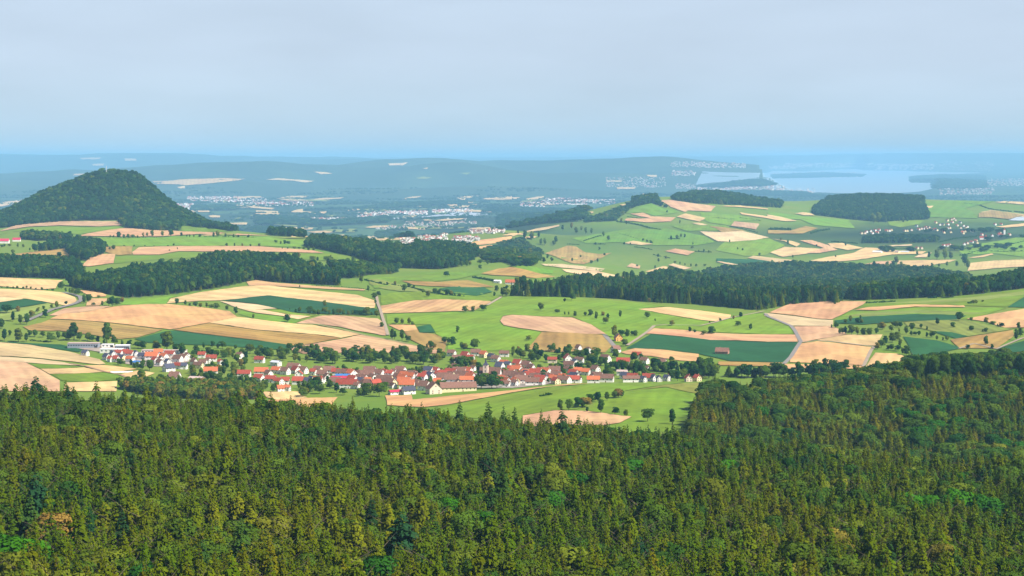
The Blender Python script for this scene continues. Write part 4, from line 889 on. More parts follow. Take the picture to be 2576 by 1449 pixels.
for kind, k, x, y, ht, wide, tint in SPECIAL:
    px, py = PF(k, x, y)
    x_, y_, z_ = ground_at([px], [py], off=ht * 0.97, ymin=430, ymax=1330)
    sp_xy.append((float(x_[0]), float(y_[0])))
    special_objs.append((kind, px, float(x_[0]), float(y_[0]), ht, wide, tint))
for (a, b), s in zip(sp_xy, special_objs):
    rad = 4.2 if s[0] == 'fir' else 6.0 if s[0] in ('bright', 'rust') else 4.6
    m = np.hypot(X - a, Y - b) > rad
    X, Y, Z = X[m], Y[m], Z[m]
pch = patchy(X, Y, 160.0); pch2 = patchy(X, Y, 45.0)
tint = np.clip(0.17 + 0.36 * pch + 0.2 * (pch2 - 0.5) + rng.normal(0, 0.07, len(X)) + 0.10 * np.clip((900 - Y) / 400, -1, 1), 0.0, 0.72)
kindr = rng.random(len(X)); broadp = 0.07 + 0.18 * (patchy(X, Y, 110.0) > 0.6)
isb = kindr < broadp
ht = np.where(isb, rng.normal(22, 2.0, len(X)), rng.normal(26.0, 2.6, len(X))) * (0.93 + 0.14 * pch2)
wd = np.where(isb, rng.uniform(0.85, 1.2, len(X)), rng.uniform(0.9, 1.4, len(X)))
tint = np.where(isb, np.clip(tint + 0.2, 0.3, 0.8), tint)
NS = len(CROWNS['spruce']); NF = len(CROWNS['fine'])
which = np.where(isb, NS + rng.integers(0, NF, len(X)), rng.integers(0, NS, len(X)))
for (a, b), s_ in zip(sp_xy, special_objs):          # the trees that stand out have younger ones before them
    d = b - Y
    m = (np.abs(X - a) < 3.4 * s_[5] + 1.2) & (d > 0) & (d < 60)
    ht[m] *= 0.55 + 0.4 * np.clip(d[m] / 60, 0, 1)
ht *= rng.uniform(0.86, 1.08, len(X))
px_, py_ = to_photo(X, Y, Z + ht)
vis = (px_ > 5) & (px_ < 2571) & (py_ < 1440)
order = np.argsort(Y + np.where(vis, 0, 1e6))
first = [i for i in order if not isb[i]][:292] + [i for i in order if isb[i]][:60]
first_set = np.zeros(len(X), bool); first_set[first] = True
def tone(t): return 'dark green' if t < 0.26 else 'olive green' if t < 0.5 else 'brownish olive' if t < 0.72 else 'rusty brown'
for i in first:
    nm = 'oak_tree' if isb[i] else 'spruce_tree'
    kd = 'fine' if isb[i] else 'spruce'
    o = make_tree(nm, kd, X[i], Y[i], ht[i], tint[i], wide=wd[i], v=int(which[i] - (NS if isb[i] else 0)))
    near = 'at the lower edge of the photo' if py_[i] > 1330 else 'in the near part of the forest'
    txt = ('rounded ' if isb[i] else 'pointed ') + tone(tint[i])
    tag(o, f'{txt} {"broadleaf tree" if isb[i] else "spruce"} crowded {near}', 'tree', f'{txt} trees crowded {near}')
rest = ~first_set
mass('spruce_forest', 'dense sunlit olive green spruce forest filling the foreground slope', np.stack([X, Y, Z - 0.2], 1)[rest], ht[rest], wd[rest], which[rest], tint[rest], ('spruce', 'fine'), 'forest')
for kind, px, x_, y_, h_, wide, t_ in special_objs:
    kd = {'fir': 'spruce', 'rust': 'fine'}.get(kind, kind)
    if kind == 'fir': h_ *= 1.16; wide *= 1.05
    o = make_tree({'fir': 'fir_tree', 'rust': 'beech_tree', 'bright': 'beech_tree', 'larch': 'larch_tree'}[kind], kd, x_, y_, h_, t_, wide=wide)
    depth = "near the forest's lower edge" if y_ < 720 else 'in the middle of the near forest' if y_ < 1000 else "at the near forest's far edge"
    desc = {'fir': 'dark bluish pointed fir', 'rust': 'rust brown broadleaf tree', 'bright': 'bright green leafy tree', 'larch': 'yellow green larch'}[kind]
    tag(o, None, 'tree', desc + 's'); queue_label(o, desc, depth, px)

# the forest on the slope across the dip
X, Y = plant(RIGHT_POLY, 7.2, 0.6); Z = H(X, Y); kp = in_view(X, Y, Z, 650); X, Y, Z = X[kp], Y[kp], Z[kp]
ux = X / Y; clear = (ux > hill_u(2285)) & (Y > 1835) & (Y < 1900); X, Y, Z = X[~clear], Y[~clear], Z[~clear]
pch = patchy(X, Y, 150.0); isb = rng.random(len(X)) < 0.10 + 0.3 * (pch > 0.75) + 0.2 * (Y > 1850)
tint = np.clip(0.36 + 0.28 * pch + rng.normal(0, 0.11, len(X)), 0.03, 0.8)
ht = np.where(isb, rng.normal(22, 2.5, len(X)), rng.normal(23.5, 2.5, len(X)))
which = np.where(isb, NS + rng.integers(0, NF, len(X)), rng.integers(0, NS, len(X)))
mass('mixed_forest', 'mixed forest on the hillside across the dip beside the green pasture', np.stack([X, Y, Z - 0.2], 1), ht * rng.uniform(.85, 1.1, len(X)), rng.uniform(1.1, 1.55, len(X)), which, tint, ('spruce', 'fine'), 'forest')
for k in range(34):
    px = 2295 + k * 8.6 + rng.normal(0, 1.5); Y_ = 1903 + rng.normal(0, 4); X_ = hill_u(px) * Y_ * 1.0
    o = make_tree('beech_tree', 'fine', X_, Y_, 30 + rng.normal(0, 1.5), 0.35 + 0.3 * rng.random(), wide=0.85)
    tag(o, None, 'tree', 'tall beeches with bare trunks'); queue_label(o, 'tall beech with bare pale trunk', "along the far forest's clearing", px)
for k, x, y, wdt in ((2,1560,255,1.2),(2,1640,275,1.2),(2,1800,340,1.4),(2,1980,320,1.3),(2,1850,230,1.3),(2,1310,205,1.0),(2,2270,470,1.3),(2,2400,500,1.4),(2,1700,390,1.2),(2,1760,370,1.2),(2,560,240,1.0),(2,900,40,1.2),(2,960,60,1.0)):
    px, py = PF(k, x, y); x_, y_, z_ = ground_at([px], [py], off=23, ymin=1350)
    o = make_tree('beech_tree', 'bright', float(x_[0]), float(y_[0]), 24, 0.15 + 0.2 * rng.random(), wide=wdt)
    tag(o, None, 'tree', 'blue green broadleaf trees in the hillside forest'); queue_label(o, 'rounded blue green broadleaf tree', 'in the forest across the dip', px)

# the woods of the middle distance and the wooded hill
def grow(name, label, poly, spacing, h0, t0, kinds=('wood',), conifer=0.0):
    X, Y = plant(poly, spacing, 0.55); Z = H(X, Y); kp = in_view(X, Y, Z, 200); X, Y, Z = X[kp], Y[kp], Z[kp]
    if len(X) == 0: return None
    nn = sum(len(CROWNS[k]) for k in kinds); n0 = len(CROWNS[kinds[0]])
    wh = rng.integers(0, n0, len(X))
    if len(kinds) > 1: wh = np.where(rng.random(len(X)) < conifer, rng.integers(n0, nn, len(X)), wh)
    t = np.clip(t0 + 0.36 * (patchy(X, Y, spacing * 14) - 0.5) + rng.normal(0, 0.17, len(X)), 0, 0.9)
    h = rng.normal(h0, h0 * 0.17, len(X)); wd = rng.uniform(0.85, 1.4, len(X)) * (spacing / h0) * 1.75
    wd = np.where(wh >= n0, wd * 1.5, wd)
    return mass(name, label, np.stack([X, Y, Z - 0.3], 1), h, wd, wh, t, kinds)
for w_, poly in zip(WOODS, WOOD_POLY):
    grow(w_[0], w_[1], poly, w_[4], w_[5], w_[6], ('wood', 'spruce'), 0.7 if w_[0] == 'spruce_wood' else 0.2)
grow('hill_forest', 'dark forest covering the steep rounded hill', HILL_POLY, 12.5, 20, 0.2, ('wood', 'spruce'), 0.15)

# ------------------------------------------------------------------ single trees in the fields
FT = []   # (photo x, y of the foot, height in photo px, zone)
def add_trees(to_p, dx, per_px, lst, zone):
    for x, y, h in lst:
        px, py = to_p(x + dx, y); FT.append((px, py, h * per_px, zone))
add_trees(PB,0,.25,[(65,472,85),(180,457,60),(130,552,110),(205,582,100),(270,582,110),(320,512,70),(380,460,50),(440,432,38),(455,512,82),(20,622,110),(45,747,120),(185,757,150),(265,757,90),(100,700,60)],'in the green hollow beside the dark crop')
add_trees(PB,0,.25,[(570,419,72),(520,419,42),(665,382,36),(845,372,90),(890,360,80),(1095,395,90),(1130,400,110),(1180,385,70),(1230,370,60),(1030,397,52),(940,392,32),(990,321,32),(790,290,70),(735,278,60),(700,265,50),(660,255,50),(620,225,75),(590,220,55)],'around the curving road below the long wood')
add_trees(PB,0,.25,[(20,216,18),(75,221,24),(135,226,27),(170,222,30),(235,229,28),(270,222,32),(310,226,26),(360,232,20),(420,237,30),(475,240,20),(530,246,24)],'in the row between the two cream fields')
add_trees(PB,0,.25,[(1780,382,62),(1865,387,47),(1910,402,36),(1970,406,52),(2020,416,52),(2080,412,52),(2130,426,46),(2180,427,62),(2285,437,47),(2370,477,82),(2550,521,52)],'in the row above the big orange field')
add_trees(PB,0,.25,[(745,742,195),(1075,782,235),(1680,852,215),(690,700,70),(300,702,62),(350,707,70),(430,712,62),(510,757,92),(590,732,78),(660,742,84),(700,742,64),(800,742,82),(880,747,84),(930,752,64),(985,772,84),(1050,792,64),(1150,792,104),(1230,802,64),(1300,802,64),(1390,822,70),(1440,826,74),(1570,842,94),(1830,882,124),(1770,862,84),(2140,812,64),(2240,827,78),(2190,826,60),(2370,832,44),(2050,827,64)],'along the stream behind the factory halls')
add_trees(PB,2576,.25,[(690,405,66),(340,440,28),(400,466,44),(440,462,56),(540,482,80),(630,492,66),(590,480,50),(700,472,62),(740,486,56),(780,492,74),(840,487,64),(880,487,54),(930,488,44),(970,492,64),(1050,492,54),(1000,480,44),(1115,492,84),(1165,496,40),(1215,507,66)],'in the row above the striped field')
add_trees(PB,2576,.25,[(320,562,80),(1265,612,54),(440,212,28),(1130,252,64),(1190,327,64),(1240,302,54),(1200,372,36)],'standing singly among the cream fields')
add_trees(PB,2576,.25,[(1410,580,66),(1470,582,64),(1540,587,80),(1575,592,44),(1370,737,112),(1395,730,90),(1470,747,124),(1530,757,64),(2030,672,84),(1760,827,80),(1720,822,50),(1790,824,56),(1900,772,66),(1940,780,74),(1980,792,84),(2070,832,74),(2100,836,64),(2190,832,104),(2110,462,68),(2185,456,58),(2285,446,64)],'in the meadow west of the tan oval field')
add_trees(PB,2576,.25,[(1060,162,74),(1925,102,54),(1490,252,72),(1735,307,64),(1680,267,44),(1800,277,58),(1840,282,50),(1930,292,64),(1960,290,50),(1320,190,34),(1400,190,44),(1540,212,44),(1590,222,36),(2050,302,34),(2000,296,30),(1250,180,30),(2420,250,60),(2520,300,80),(2480,300,90),(2400,300,50)],'in the hollow beyond the green meadow')
add_trees(PB,5152,.25,[(60,280,170),(110,285,190),(150,285,150),(20,290,120)],'in the clump beside the red roofed farmstead')
add_trees(PB,5152,.25,[(290,442,78),(455,472,42),(530,487,40),(570,487,38),(635,502,54),(735,497,44),(790,502,70),(850,532,90),(915,497,44),(945,577,66),(965,532,66),(1090,512,80),(1360,522,68),(1440,550,32),(1605,597,58),(530,357,38),(600,342,74),(165,742,48)],'scattered over the wide green pasture')
add_trees(PB,5152,.25,[(1790,662,58),(1840,667,34),(1930,692,50),(2005,682,80),(2270,602,54),(2400,637,64),(2300,512,54),(2230,532,40),(2095,552,38),(1990,572,28),(1720,365,40),(1380,360,44),(1460,372,46),(1505,372,46)],'on the pasture around the orange strip field')
add_trees(PB,5152,.25,[(1030,712,124),(1160,712,90),(1240,702,60),(1100,700,64),(1140,802,74),(1210,690,44)],'around the ochre house on the lane')
add_trees(PB,7728,.25,[(830,562,78),(930,532,48),(780,572,44),(900,572,54),(940,574,50),(680,622,74),(720,682,64),(700,610,40),(750,684,70),(780,684,84),(840,684,94),(900,687,84),(960,692,74),(1020,692,74),(1090,682,64),(640,620,40)],'in the thicket beside the pink ploughed field')
add_trees(PB,7728,.25,[(1150,632,74),(1110,622,44),(1240,652,64),(1290,612,64),(1330,612,54),(1260,602,48),(1320,662,44),(1390,682,84),(1450,642,74),(1540,622,48),(1600,642,44),(1440,692,44),(1480,694,40),(1520,697,50),(1600,712,58),(1640,712,50),(1660,712,64),(1700,742,54),(1760,745,34),(1800,747,44)],'in the orchard between the two dark crops')
add_trees(PB,7728,.25,[(1705,587,74),(1920,547,88),(1860,617,58),(2045,552,44),(2195,577,74),(2260,592,44),(2310,606,36),(2340,612,48),(2055,647,54),(2030,640,40),(2190,662,48),(2160,660,36),(2190,792,104),(2010,832,48),(2255,827,48),(2520,627,68),(2500,742,124),(2540,702,84),(2070,377,38),(2100,372,30),(2160,358,22)],'on the striped slope at the photo edge')
add_trees(PB,7728,.25,[(1100,832,68),(1140,815,80),(1180,792,104),(1250,762,94),(1300,742,84),(1330,802,84),(1390,892,94),(1250,842,64),(1350,882,74),(1410,860,60),(1310,850,60),(1210,840,50)],'in the thicket above the hatched field')
add_trees(PB,7728,.25,[(55,1022,54),(300,1052,94),(380,1012,38),(465,1012,78),(570,1042,134),(640,1052,114),(780,1032,94),(870,1052,64),(1100,1022,74),(1160,1030,60),(690,1045,70),(430,1060,80),(520,1050,90)],'along the far rim of the hillside forest')
add_trees(PA,0,.25,[(130,1217,48),(235,1152,42),(180,1152,52),(45,1142,28),(95,1142,32),(300,1182,32),(455,1247,38),(600,1252,58),(700,1212,62),(1105,1172,28),(1145,1177,52),(20,1150,30),(330,1140,30),(390,1130,40)],'around the red roofed farm and the grove')
add_trees(PA,0,.25,[(1195,1062,78),(1110,1052,32),(1145,1052,32),(1245,1062,44),(1290,1062,54),(1335,1057,38),(1385,1057,34),(1440,1047,54),(1480,1037,44),(1530,1042,74),(1635,1042,64),(1720,1042,84),(1825,1037,44),(1880,1045,30),(1910,1047,34),(1950,1047,30),(2010,1047,34),(2150,1045,50),(2190,1047,68),(2270,1047,44),(2350,1052,44),(2400,1052,30),(2500,1052,32)],'in the hedge row below the wooded hill')
add_trees(PA,0,.25,[(1250,1142,18),(1350,1142,22),(1460,1140,14),(1550,1142,18),(1690,1140,16),(1750,1134,26),(1785,1172,28),(1705,1187,18),(2280,1137,32),(2360,1140,37),(2440,1140,34),(2520,1142,32),(2610,1140,32),(2776,1107,34),(2826,1117,38),(2866,1117,42),(2900,1120,36),(2841,1167,24),(2896,1167,24),(2961,1167,28),(3011,1167,24),(3056,1172,24),(3106,1182,44),(3156,1182,34)],'in the lines across the plateau pasture')
add_trees(PA,2576,.25,[(430,1252,54),(570,1282,48),(620,1287,48),(750,1287,70),(710,1285,50),(980,1287,44),(2010,1322,58),(2070,1342,54),(2120,1337,58),(2150,1332,48),(2255,1317,44),(2330,1322,44),(2255,1367,44)],'at the pasture edge beyond the belt of trees')
add_trees(PA,5152,.25,[(60,1012,44),(510,982,64),(600,962,64),(640,1000,60),(650,1012,70),(740,1012,74),(800,1012,64),(700,980,50),(200,1072,94),(130,1062,94),(270,1052,74),(330,1127,74),(290,1122,64),(440,1112,84),(420,1127,54),(100,1252,104),(180,1232,84),(60,1242,84),(20,1250,90),(290,1252,54),(360,1262,54),(320,1302,54),(400,1292,44),(920,1042,54),(970,1082,54),(1100,902,54),(1150,920,44),(950,870,70),(880,860,60),(1000,850,60)],'on the wooded foot of the middle hill')
add_trees(PA,5152,.25,[(840,1122,24),(890,1122,24),(880,1177,34),(930,1232,28),(690,1252,28),(605,1292,44),(860,1297,44),(800,1312,34),(1690,912,44),(1560,802,28),(1600,1077,54),(1660,1072,54),(1700,1050,44),(1740,1052,44),(1400,1112,34),(1360,1097,28),(1320,1087,28),(1130,1122,28),(1190,1122,24),(1880,1197,28),(1930,1202,38),(1980,1207,34),(2190,1102,34),(1820,1122,28),(1810,1162,28),(1550,1262,28),(1470,1247,34),(1475,1297,44),(1440,1367,44),(1640,1312,28),(1690,1322,34),(1740,1332,28),(1800,1342,34),(1850,1347,34),(1940,1342,28),(2490,1230,28),(2270,1170,24),(2320,1180,24),(1260,1350,30)],'dotted over the open slope of the middle hill')
add_trees(PA,7728,.25,[(780,1140,50),(680,1250,28),(250,1255,30),(200,1130,60),(130,1080,30),(490,1140,24),(1340,1345,60),(1260,1345,70),(1290,1320,90),(1200,1350,60),(1500,1230,50),(1620,1260,70),(1700,1270,100),(1780,1275,110),(1840,1270,80),(1980,1330,110),(2010,1370,100),(1900,1340,60),(1800,1340,50),(1650,1345,40),(1720,1350,44),(1560,1350,30),(1360,900,60),(1400,895,50),(1180,905,80),(1060,910,100),(1110,905,110)],'below the distant red roofed village')
MEAD = [(1565,270,90),(1625,268,80),(1690,248,75),(1740,243,72),(1780,222,72),(1720,246,60),(1830,205,70),(1855,287,105),(1900,198,72),(1955,182,55),(1980,178,66),(2005,176,64),(1755,278,38),(1955,298,55),(2035,308,48),(2190,347,90),(2365,365,122)]
for x, y, h in MEAD:
    px, py = PF(1, x, y); FT.append((px, py, h * .3519, 'on the bright green pasture before the village'))
for x, y, h in ((145,122,40),(215,112,40)):
    px, py = PF(2, x, y); FT.append((px, py, h * .3519, 'on the bright green pasture before the village'))
a = np.array([(t[0], t[1]) for t in FT]); FX, FY, FZ = ground_at(a[:, 0], a[:, 1])
count = 0
for (px, py, hp, zone), x, y in zip(FT, FX, FY):
    h = max(3.0, hp * y / FPX)
    small = h < 4.6
    kd = ('spread' if small else 'tall' if h > 15 else ('round', 'spread', 'round', 'tall')[int(rng.integers(4))])
    t = float(np.clip(rng.normal(0.52, 0.2), 0.08, 0.9))
    nm = 'shrub' if small else 'hedgerow_tree' if (' row' in zone or ' rim ' in zone or 'lines' in zone or 'along' in zone) else 'thicket_tree' if ('thicket' in zone or 'hollow' in zone or 'clump' in zone or 'foot of' in zone or 'grove' in zone) else 'field_tree'
    o = make_tree(nm, kd, float(x), float(y), h * 1.03, t, wide=1.05 + 0.5 * (rng.random() - 0.5))
    tag(o, None, 'shrub' if small else 'tree', ('shrubs ' if small else 'trees ') + zone)
    queue_label(o, 'small rounded green shrub' if small else {'spread': 'spreading green tree', 'round': 'round green tree', 'tall': 'upright green tree'}[kd], zone, px)
# hedges
HEDGES = [(PA,5152,[(1080,1012),(1180,1040),(1280,1072)],3.5),(PA,5152,[(1230,1145),(1320,1155),(1410,1172)],4),(PA,5152,[(1050,890),(1150,900),(1300,930),(1400,960),(1500,975)],8),(PA,5152,[(1160,840),(1270,855),(1390,865)],4),(PA,5152,[(2020,852),(2140,862),(2260,870)],5),(PA,5152,[(2280,852),(2390,866),(2500,880)],5),
 (PA,5152,[(2190,940),(2330,965),(2470,1000)],4),(PA,5152,[(1840,1190),(1920,1195),(2010,1198)],5),(PA,5152,[(720,1090),(810,1060),(900,1035)],6),(PA,5152,[(820,1115),(940,1118)],4),(PA,5152,[(1420,1222),(1500,1240)],4),(PA,5152,[(1530,1245),(1590,1258)],4),(PA,5152,[(1570,1065),(1690,1068)],7),(PA,5152,[(550,1115),(680,1122)],4),
 (PA,7728,[(2370,1145),(2470,1115),(2576,1090)],5),(PA,7728,[(2020,1195),(2110,1200),(2200,1195)],5),(PA,7728,[(1930,1230),(2000,1222),(2060,1210)],6),(PA,7728,[(2240,1190),(2400,1195),(2560,1190)],6),(PA,7728,[(1960,705),(2130,725),(2270,770),(2450,790)],7),(PA,7728,[(2480,790),(2576,800)],7),(PA,7728,[(430,1010),(520,985),(620,970)],9),(PA,7728,[(10,975),(120,970),(230,975)],12),(PA,7728,[(640,1090),(900,1110)],6),(PA,7728,[(1170,1155),(1400,1165),(1560,1165)],4),(PA,7728,[(1720,1100),(1900,1060),(2100,1040)],7),
 (PB,2576,[(560,190),(1000,215),(1200,245)],2),(PB,2576,[(1090,135),(1300,190)],4),(PB,2576,[(1340,180),(1560,215),(1700,260),(1900,290),(2090,305)],4),(PB,2576,[(2180,110),(2300,130),(2420,160)],5),(PB,5152,[(290,1310),(400,1290)],3),(PB,7728,[(990,368),(1130,362),(1280,352)],4),(PB,7728,[(1610,318),(1700,316)],4),(PB,7728,[(2020,375),(2100,355)],5),(PB,0,[(300,745),(480,760)],3),(PA,0,[(1090,1050),(1240,1055),(1400,1055),(1580,1048)],3),(PA,0,[(2050,1045),(2250,1048),(2576,1052)],4)]
for to_p, dx, line, hh in HEDGES:
    p = np.array([to_p(x + dx, y) for x, y in line]); X, Y, Z = ground_at(p[:, 0], p[:, 1])
    seg = np.hypot(np.diff(X), np.diff(Y)); Lh = seg.sum(); cx, cy = X.mean(), Y.mean()
    n_ = int(np.clip(Lh * hh * 1.1, 150, 1500)); t = rng.random(n_) * Lh; cum = np.r_[0, np.cumsum(seg)]
    qx = np.interp(t, cum, X); qy = np.interp(t, cum, Y)
    prof = 0.6 + 0.4 * np.sin(t * 0.31 + rng.random() * 6) * np.sin(t * 0.13)
    ang = rng.random(n_) * 3.1416; rr = hh * prof * (0.6 + 0.4 * rng.random(n_))
    nx, ny = -np.gradient(qy), np.gradient(qx)
    d = np.stack([rng.normal(0, 0.5, n_), np.cos(ang), np.sin(ang)], 1)
    pos = np.stack([qx - cx + rng.normal(0, 1, n_), qy - cy + np.cos(ang) * rr * 0.7, H(qx, qy) + 0.2 + np.sin(ang) * rr], 1)
    base = float(H(cx, cy)); pos[:, 2] -= base
    o = link('hedge', quads_mesh('hedge', leaf_quads(pos, d, hh * 0.28), LEAF, d), None, (cx, cy, base)); o['tint'] = float(np.clip(rng.normal(0.25, 0.08), 0, 1))
    zone = 'on the middle hill' if py > 0 and dx == 5152 and to_p is PA else 'near the distant red roofed village' if dx == 7728 and to_p is PA else 'between the fields beyond the village' if to_p is PB else 'below the wooded hill'
    tag(o, None, 'hedge', 'hedges ' + zone); queue_label(o, 'dark green field hedge', zone, float(p[:, 0].mean()))

# ------------------------------------------------------------------ houses
def box(V, F, x0, x1, y0, y1, z0, z1):
    b = len(V)
    V += [(x0, y0, z0), (x1, y0, z0), (x1, y1, z0), (x0, y1, z0), (x0, y0, z1), (x1, y0, z1), (x1, y1, z1), (x0, y1, z1)]
    F += [(b, b + 3, b + 2, b + 1), (b + 4, b + 5, b + 6, b + 7), (b, b + 1, b + 5, b + 4), (b + 1, b + 2, b + 6, b + 5), (b + 2, b + 3, b + 7, b + 6), (b + 3, b, b + 4, b + 7)]
CACHE = {}
def cached(key, fn):
    if key not in CACHE: CACHE[key] = fn()
    return CACHE[key]
def wall_mesh(L, W, he, hr, mat):
    V = [(-L/2, -W/2, -1.5), (L/2, -W/2, -1.5), (L/2, W/2, -1.5), (-L/2, W/2, -1.5), (-L/2, -W/2, he), (L/2, -W/2, he), (L/2, W/2, he), (-L/2, W/2, he), (-L/2, 0, hr), (L/2, 0, hr)]
    F = [(0, 1, 5, 4), (2, 3, 7, 6), (1, 2, 6, 9, 5), (3, 0, 4, 8, 7), (0, 3, 2, 1), (4, 5, 9, 8), (6, 7, 8, 9)]
    return mesh_of('wall', V, F, [mat])
def roof_mesh(L, W, he, hr, mat, over=0.7, th=0.28):
    s = (hr - he) / (W / 2); yo = W / 2 + over; ze = he - over * s; l = L / 2 + over * 0.8
    V, F = [], []
    prof = [(-yo, ze + 0.06), (0, hr + 0.06), (yo, ze + 0.06), (yo, ze + 0.06 + th), (0, hr + 0.06 + th * 1.25), (-yo, ze + 0.06 + th)]
    for x in (-l, l): V += [(x, y, z) for y, z in prof]
    k = len(prof)
    for i in range(k): F.append((i, i + k, (i + 1) % k + k, (i + 1) % k))
    F += [(0, 1, 4, 5), (1, 2, 3, 4), (5 + k, 4 + k, 1 + k, k), (4 + k, 3 + k, 2 + k, 1 + k)]
    return mesh_of('roof', V, F, [mat])
def flat_roof_mesh(L, W, he, mat):
    V, F = [], []; box(V, F, -L/2 - .4, L/2 + .4, -W/2 - .4, W/2 + .4, he + .02, he + .55)
    return mesh_of('roof', V, F, [mat])
def window_mesh(w_, h_):
    V, F = [], []; box(V, F, -w_/2, w_/2, -0.05, 0.08, -h_/2, h_/2)
    return mesh_of('window', V, F, [PANE])
def chimney_mesh():
    V, F = [], []; box(V, F, -.4, .4, -.4, .4, -1.2, 1.1); box(V, F, -.5, .5, -.5, .5, 1.1, 1.28)
    return mesh_of('chimney', V, F, [WALLS['b']])
def door_mesh():
    V, F = [], []; box(V, F, -.6, .6, -.06, .06, 0, 2.1)
    return mesh_of('door', V, F, [DOORM])
def dormer_mesh(mat):
    V, F = [], []; box(V, F, -1.6, 1.6, -1.2, 1.2, -0.6, 1.1)
    return mesh_of('dormer', V, F, [mat])
def house(X, Y, L, W, roof, yaw, wall='w', he=None, name='house', windows=True, pitch=1.0, z=None, flat=False, size=1.0):
    """gabled house: ridge along its own x axis; yaw 0 turns its long side to the viewer, negative turns its right gable forward"""
    L, W = round(L * size), round(W * size, 1)
    he = he if he is not None else (5.6 if W > 10 else 5.0)
    hr = he + W / 2 * 0.95 * pitch
    root = link(name, None, None, (X, Y, float(H(X, Y)) if z is None else z), R(yaw) - math.atan2(X, Y))
    root.empty_display_size = 2
    if flat: 
        hr = he
        V, F = [], []; box(V, F, -L/2, L/2, -W/2, W/2, -1.5, he)
        link('wall', mesh_of('wall', V, F, [WALLS[wall]]), root)
        rf = link('roof', flat_roof_mesh(L, W, he, ROOFS[roof]), root)
    else:
        link('wall', cached(('w', L, W, he, pitch, wall), lambda: wall_mesh(L, W, he, hr, WALLS[wall])), root)
        rf = link('roof', cached(('r', L, W, he, pitch, roof), lambda: roof_mesh(L, W, he, hr, ROOFS[roof])), root)
    if windows:
        if not flat:
            ch = link('chimney', cached('ch', chimney_mesh), rf, (L * (0.18 if rng.random() < .5 else -0.2), W * 0.1, hr - W * 0.09 * pitch + 0.5))
        wm = cached('wm', lambda: window_mesh(1.2, 1.4))
        gs = 1 if yaw <= 0 else -1                                    # the gable that faces the viewer
        for yy, zz in ((-W * .25, 1.6), (W * .25, 1.6), (-W * .25, 4.0), (W * .25, 4.0)):
            link('window', wm, root, (gs * L / 2, yy, zz), R(90))
        if not flat: link('window', wm, root, (gs * L / 2, 0, he + (hr - he) * .42), R(90))
        nl = max(2, int(L / 4.5))
        for i in range(nl):
            link('window', wm, root, ((i + .5) / nl * L - L / 2, -W / 2, 3.6 if he > 4 else he * .55))
        link('door', cached('door', door_mesh), root, (L * .12, -W / 2 - .02, 0))
    return root
def village_spot(px, py):
    """the village lies flat at about 20 m; some feet are hidden behind the pasture's crest"""
    U, M = sight(px, py); Y = (20.0 - CAMZ) / (float(M) - TILT)
    return float(U) * Y, Y
